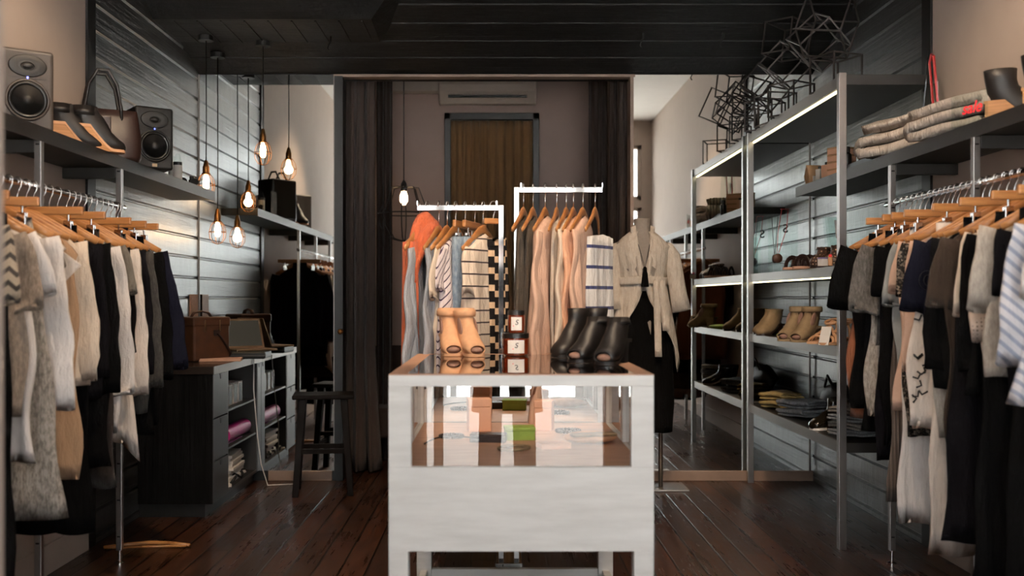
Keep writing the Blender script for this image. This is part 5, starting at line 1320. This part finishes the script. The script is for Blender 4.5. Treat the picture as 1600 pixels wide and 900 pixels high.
MB().ball(.06, .04, .03, T(0, 0, .03), 16, 10, .08, 6).build('body', M['woven'], t, True); MB().tube([(-.03, -.03, .05), (0, -.035, .056), (.03, -.03, .05)], .003, 6).build('zip', M['badge'], t, True)

# ================================================================== the photographer in the doorway (seen only as a reflection in the case glass)
def person():
    px, py = .07, -.40
    t = thing('person', 'person in dark coat standing in the doorway, reflected in the case glass', 'person', (px, py, 0))
    J = [(0, 0, .95), (0, .0, 1.15), (0, .01, 1.38), (0, .02, 1.50), (0, .03, 1.60), (0, .035, 1.68), (0, .03, 1.74),
         (-.09, 0, .90), (-.105, .01, .50), (-.12, -.01, .09), (-.125, .10, .035), (.09, 0, .90), (.105, .01, .50), (.12, -.01, .09), (.125, .10, .035),
         (-.17, .0, 1.42), (-.22, .02, 1.16), (-.09, .16, 1.12), (-.05, .19, 1.12), (.17, .0, 1.42), (.22, .02, 1.16), (.09, .16, 1.12), (.05, .19, 1.12)]
    E = [(0,1),(1,2),(2,3),(3,4),(4,5),(5,6),(0,7),(7,8),(8,9),(9,10),(0,11),(11,12),(12,13),(13,14),(2,15),(15,16),(16,17),(17,18),(2,19),(19,20),(20,21),(21,22)]
    R = [.12, .12, .13, .055, .085, .092, .06, .085, .055, .04, .032, .085, .055, .04, .032, .055, .042, .028, .034, .055, .042, .028, .034]
    me = bpy.data.meshes.new('body'); me.from_pydata(J, E, []); o = bpy.data.objects.new('body', me); C.objects.link(o); o.parent = t
    me.materials.append(simple('skin', 'c99a80', .55, var=.05))
    sk = o.modifiers.new('skin', 'SKIN'); sk.use_smooth_shade = True
    for v, r in zip(me.skin_vertices[0].data, R): v.radius = (r, r)
    me.skin_vertices[0].data[0].use_root = True
    u = o.modifiers.new('u', 'SUBSURF'); u.levels = u.render_levels = 2
    for sx in (-1, 1):
        for k in range(4): MB().tube([(sx*(.05-.012*k), .20, 1.135-.018*k), (sx*(.03-.012*k), .235, 1.13-.018*k), (sx*(.005), .235, 1.125-.018*k)], [.009, .0085, .007], 8).build('finger', me.materials[0], o, True)
        MB().tube([(sx*.05, .19, 1.15), (sx*.035, .205, 1.175), (sx*.015, .215, 1.18)], [.011, .010, .008], 8).build('thumb', me.materials[0], o, True)
        MB().tube([(sx*.092, 0, .92), (sx*.105, .0, .7), (sx*.108, .01, .5), (sx*.12, -.01, .07)], [.115, .1, .078, .075], 16).build('trouser_leg', M['black'], t, True)
        MB().ball(.048, .13, .05, T(sx*.125, .045, .045), 16, 10).build('shoe', M['leather_black'], t, True)
        MB().tube([(sx*.15, 0, 1.44), (sx*.2, .01, 1.36), (sx*.225, .02, 1.16), (sx*.10, .155, 1.12)], [.07, .075, .065, .045], 14).build('sleeve', M['black_b'], t, True)
        MB().ball(.009, .004, .006, T(sx*.032, .122, 1.69), 10, 6).build('eye', M['ink'], o, True)
        MB().ball(.012, .022, .032, T(sx*.092, .02, 1.675), 10, 8).build('ear', me.materials[0], o, True)
    MB().ball(.013, .02, .024, T(0, .128, 1.665), 10, 8).build('nose', me.materials[0], o, True); MB().ball(.024, .006, .006, T(0, .118, 1.62), 10, 6).build('mouth', M['rust'], o, True)
    MB().loft([[(w*sgn(math.cos(a), .85), d*math.sin(a)+.005, z) for a in [2*PI*j/28 for j in range(28)]] for z, w, d in ((1.52, .07, .07), (1.48, .13, .1), (1.42, .19, .125), (1.2, .185, .14), (1.0, .19, .145), (.7, .215, .16), (.45, .235, .17))], False, False).build('coat', M['black_b'], t, True, solid=.006)
    MB().ball(.102, .108, .12, T(0, .012, 1.705), 20, 12, .03, 2).build('hair', M['leather_brown'], t, True)
    k = thing('camera', 'black camera held at chest height by the person in the doorway', 'camera', (px, py+.235, 1.10))
    MB().box(-.065, .065, -.03, .02, 0, .085).box(-.025, .025, -.025, .018, .08, .108).build('camera_body', M['black_plastic'], k, bevel=.006); MB().lathe([(.034, 0), (.034, .03), (.030, .034)], 20, T(0, .02, .042) @ RX(-90)).build('lens', M['black_plastic'], k, 40)
person()
# ================================================================== light
w = bpy.data.worlds.new('sky'); bpy.context.scene.world = w; w.use_nodes = True
bg = w.node_tree.nodes['Background']; bg.inputs[0].default_value = (.93, .96, 1, 1); bg.inputs[1].default_value = 3.4
def light(kind, name, loc, rot, energy, col, **k):
    l = bpy.data.lights.new(name, kind); l.energy = energy; l.color = col
    for a, v in k.items(): setattr(l, a, v)
    o = bpy.data.objects.new(name, l); C.objects.link(o); o.location = loc; o.rotation_euler = [math.radians(a) for a in rot]; return o
def aim(o, tgt):
    o.rotation_euler = (Vector(tgt)-o.location).to_track_quat('-Z', 'Y').to_euler()
def portal(x0, x1, z0, z1):
    o = light('AREA', 'daylight_portal', ((x0+x1)/2, YF-.02, (z0+z1)/2), (90, 0, 0), 1, (1, 1, 1), shape='RECTANGLE', size=x1-x0, size_y=z1-z0)
    o.data.cycles.is_portal = True
portal(-1.85, 1.94, 0, 3.25)
light('SUN', 'sun', (0, 0, 8), (-6, 30, 0), 80.0, (1, .96, .9), angle=.01)
warm = (1, .74, .5)
for x, y, tg, e, sz in ((-.25, 2.6, (-.15, 4.5, 1.15), 150, 46), (.5, 2.6, (.35, 4.5, 1.2), 150, 46), (-.7, 3.0, (-1.85, 3.9, 1.0), 165, 75), (.9, 3.0, (1.9, 3.9, 1.0), 130, 75), (.75, 3.9, (1.0, 6.3, 1.3), 150, 36)):
    o = light('SPOT', 'ceiling_spot', (x, y, 3.45), (0, 0, 0), e, warm, spot_size=math.radians(sz), spot_blend=.6, shadow_soft_size=.05); aim(o, tg)
for p in LAMPS: light('POINT', 'bulb_glow', (p.x, p.y, p.z-.03), (0, 0, 0), 1.4, (1, .62, .32), shadow_soft_size=.03)
# ================================================================== camera
cam = bpy.data.cameras.new('camera'); co = bpy.data.objects.new('camera', cam); C.objects.link(co)
co.location = (0, 0, H); co.rotation_euler = (PI/2, 0, 0)
cam.sensor_fit = 'HORIZONTAL'; cam.sensor_width = 36; cam.lens = 36*F/1600
cam.shift_x = (800-VX)/1600; cam.shift_y = -(450-VY)/1600
cam.clip_start = .02; cam.clip_end = 60
cam.dof.use_dof = True; cam.dof.focus_distance = 5.2; cam.dof.aperture_fstop = 2.0
sc = bpy.context.scene; sc.camera = co
sc.view_settings.view_transform = 'Standard'; sc.view_settings.look = 'None'; sc.view_settings.exposure = .12; sc.view_settings.gamma = 1
sc.view_settings.use_curve_mapping = False
cy = sc.cycles; cy.use_denoising = True; cy.max_bounces = 10; cy.diffuse_bounces = 4; cy.glossy_bounces = 5; cy.transmission_bounces = 4; cy.transparent_max_bounces = 16
cy.sample_clamp_indirect = 6; cy.caustics_reflective = False; cy.caustics_refractive = False
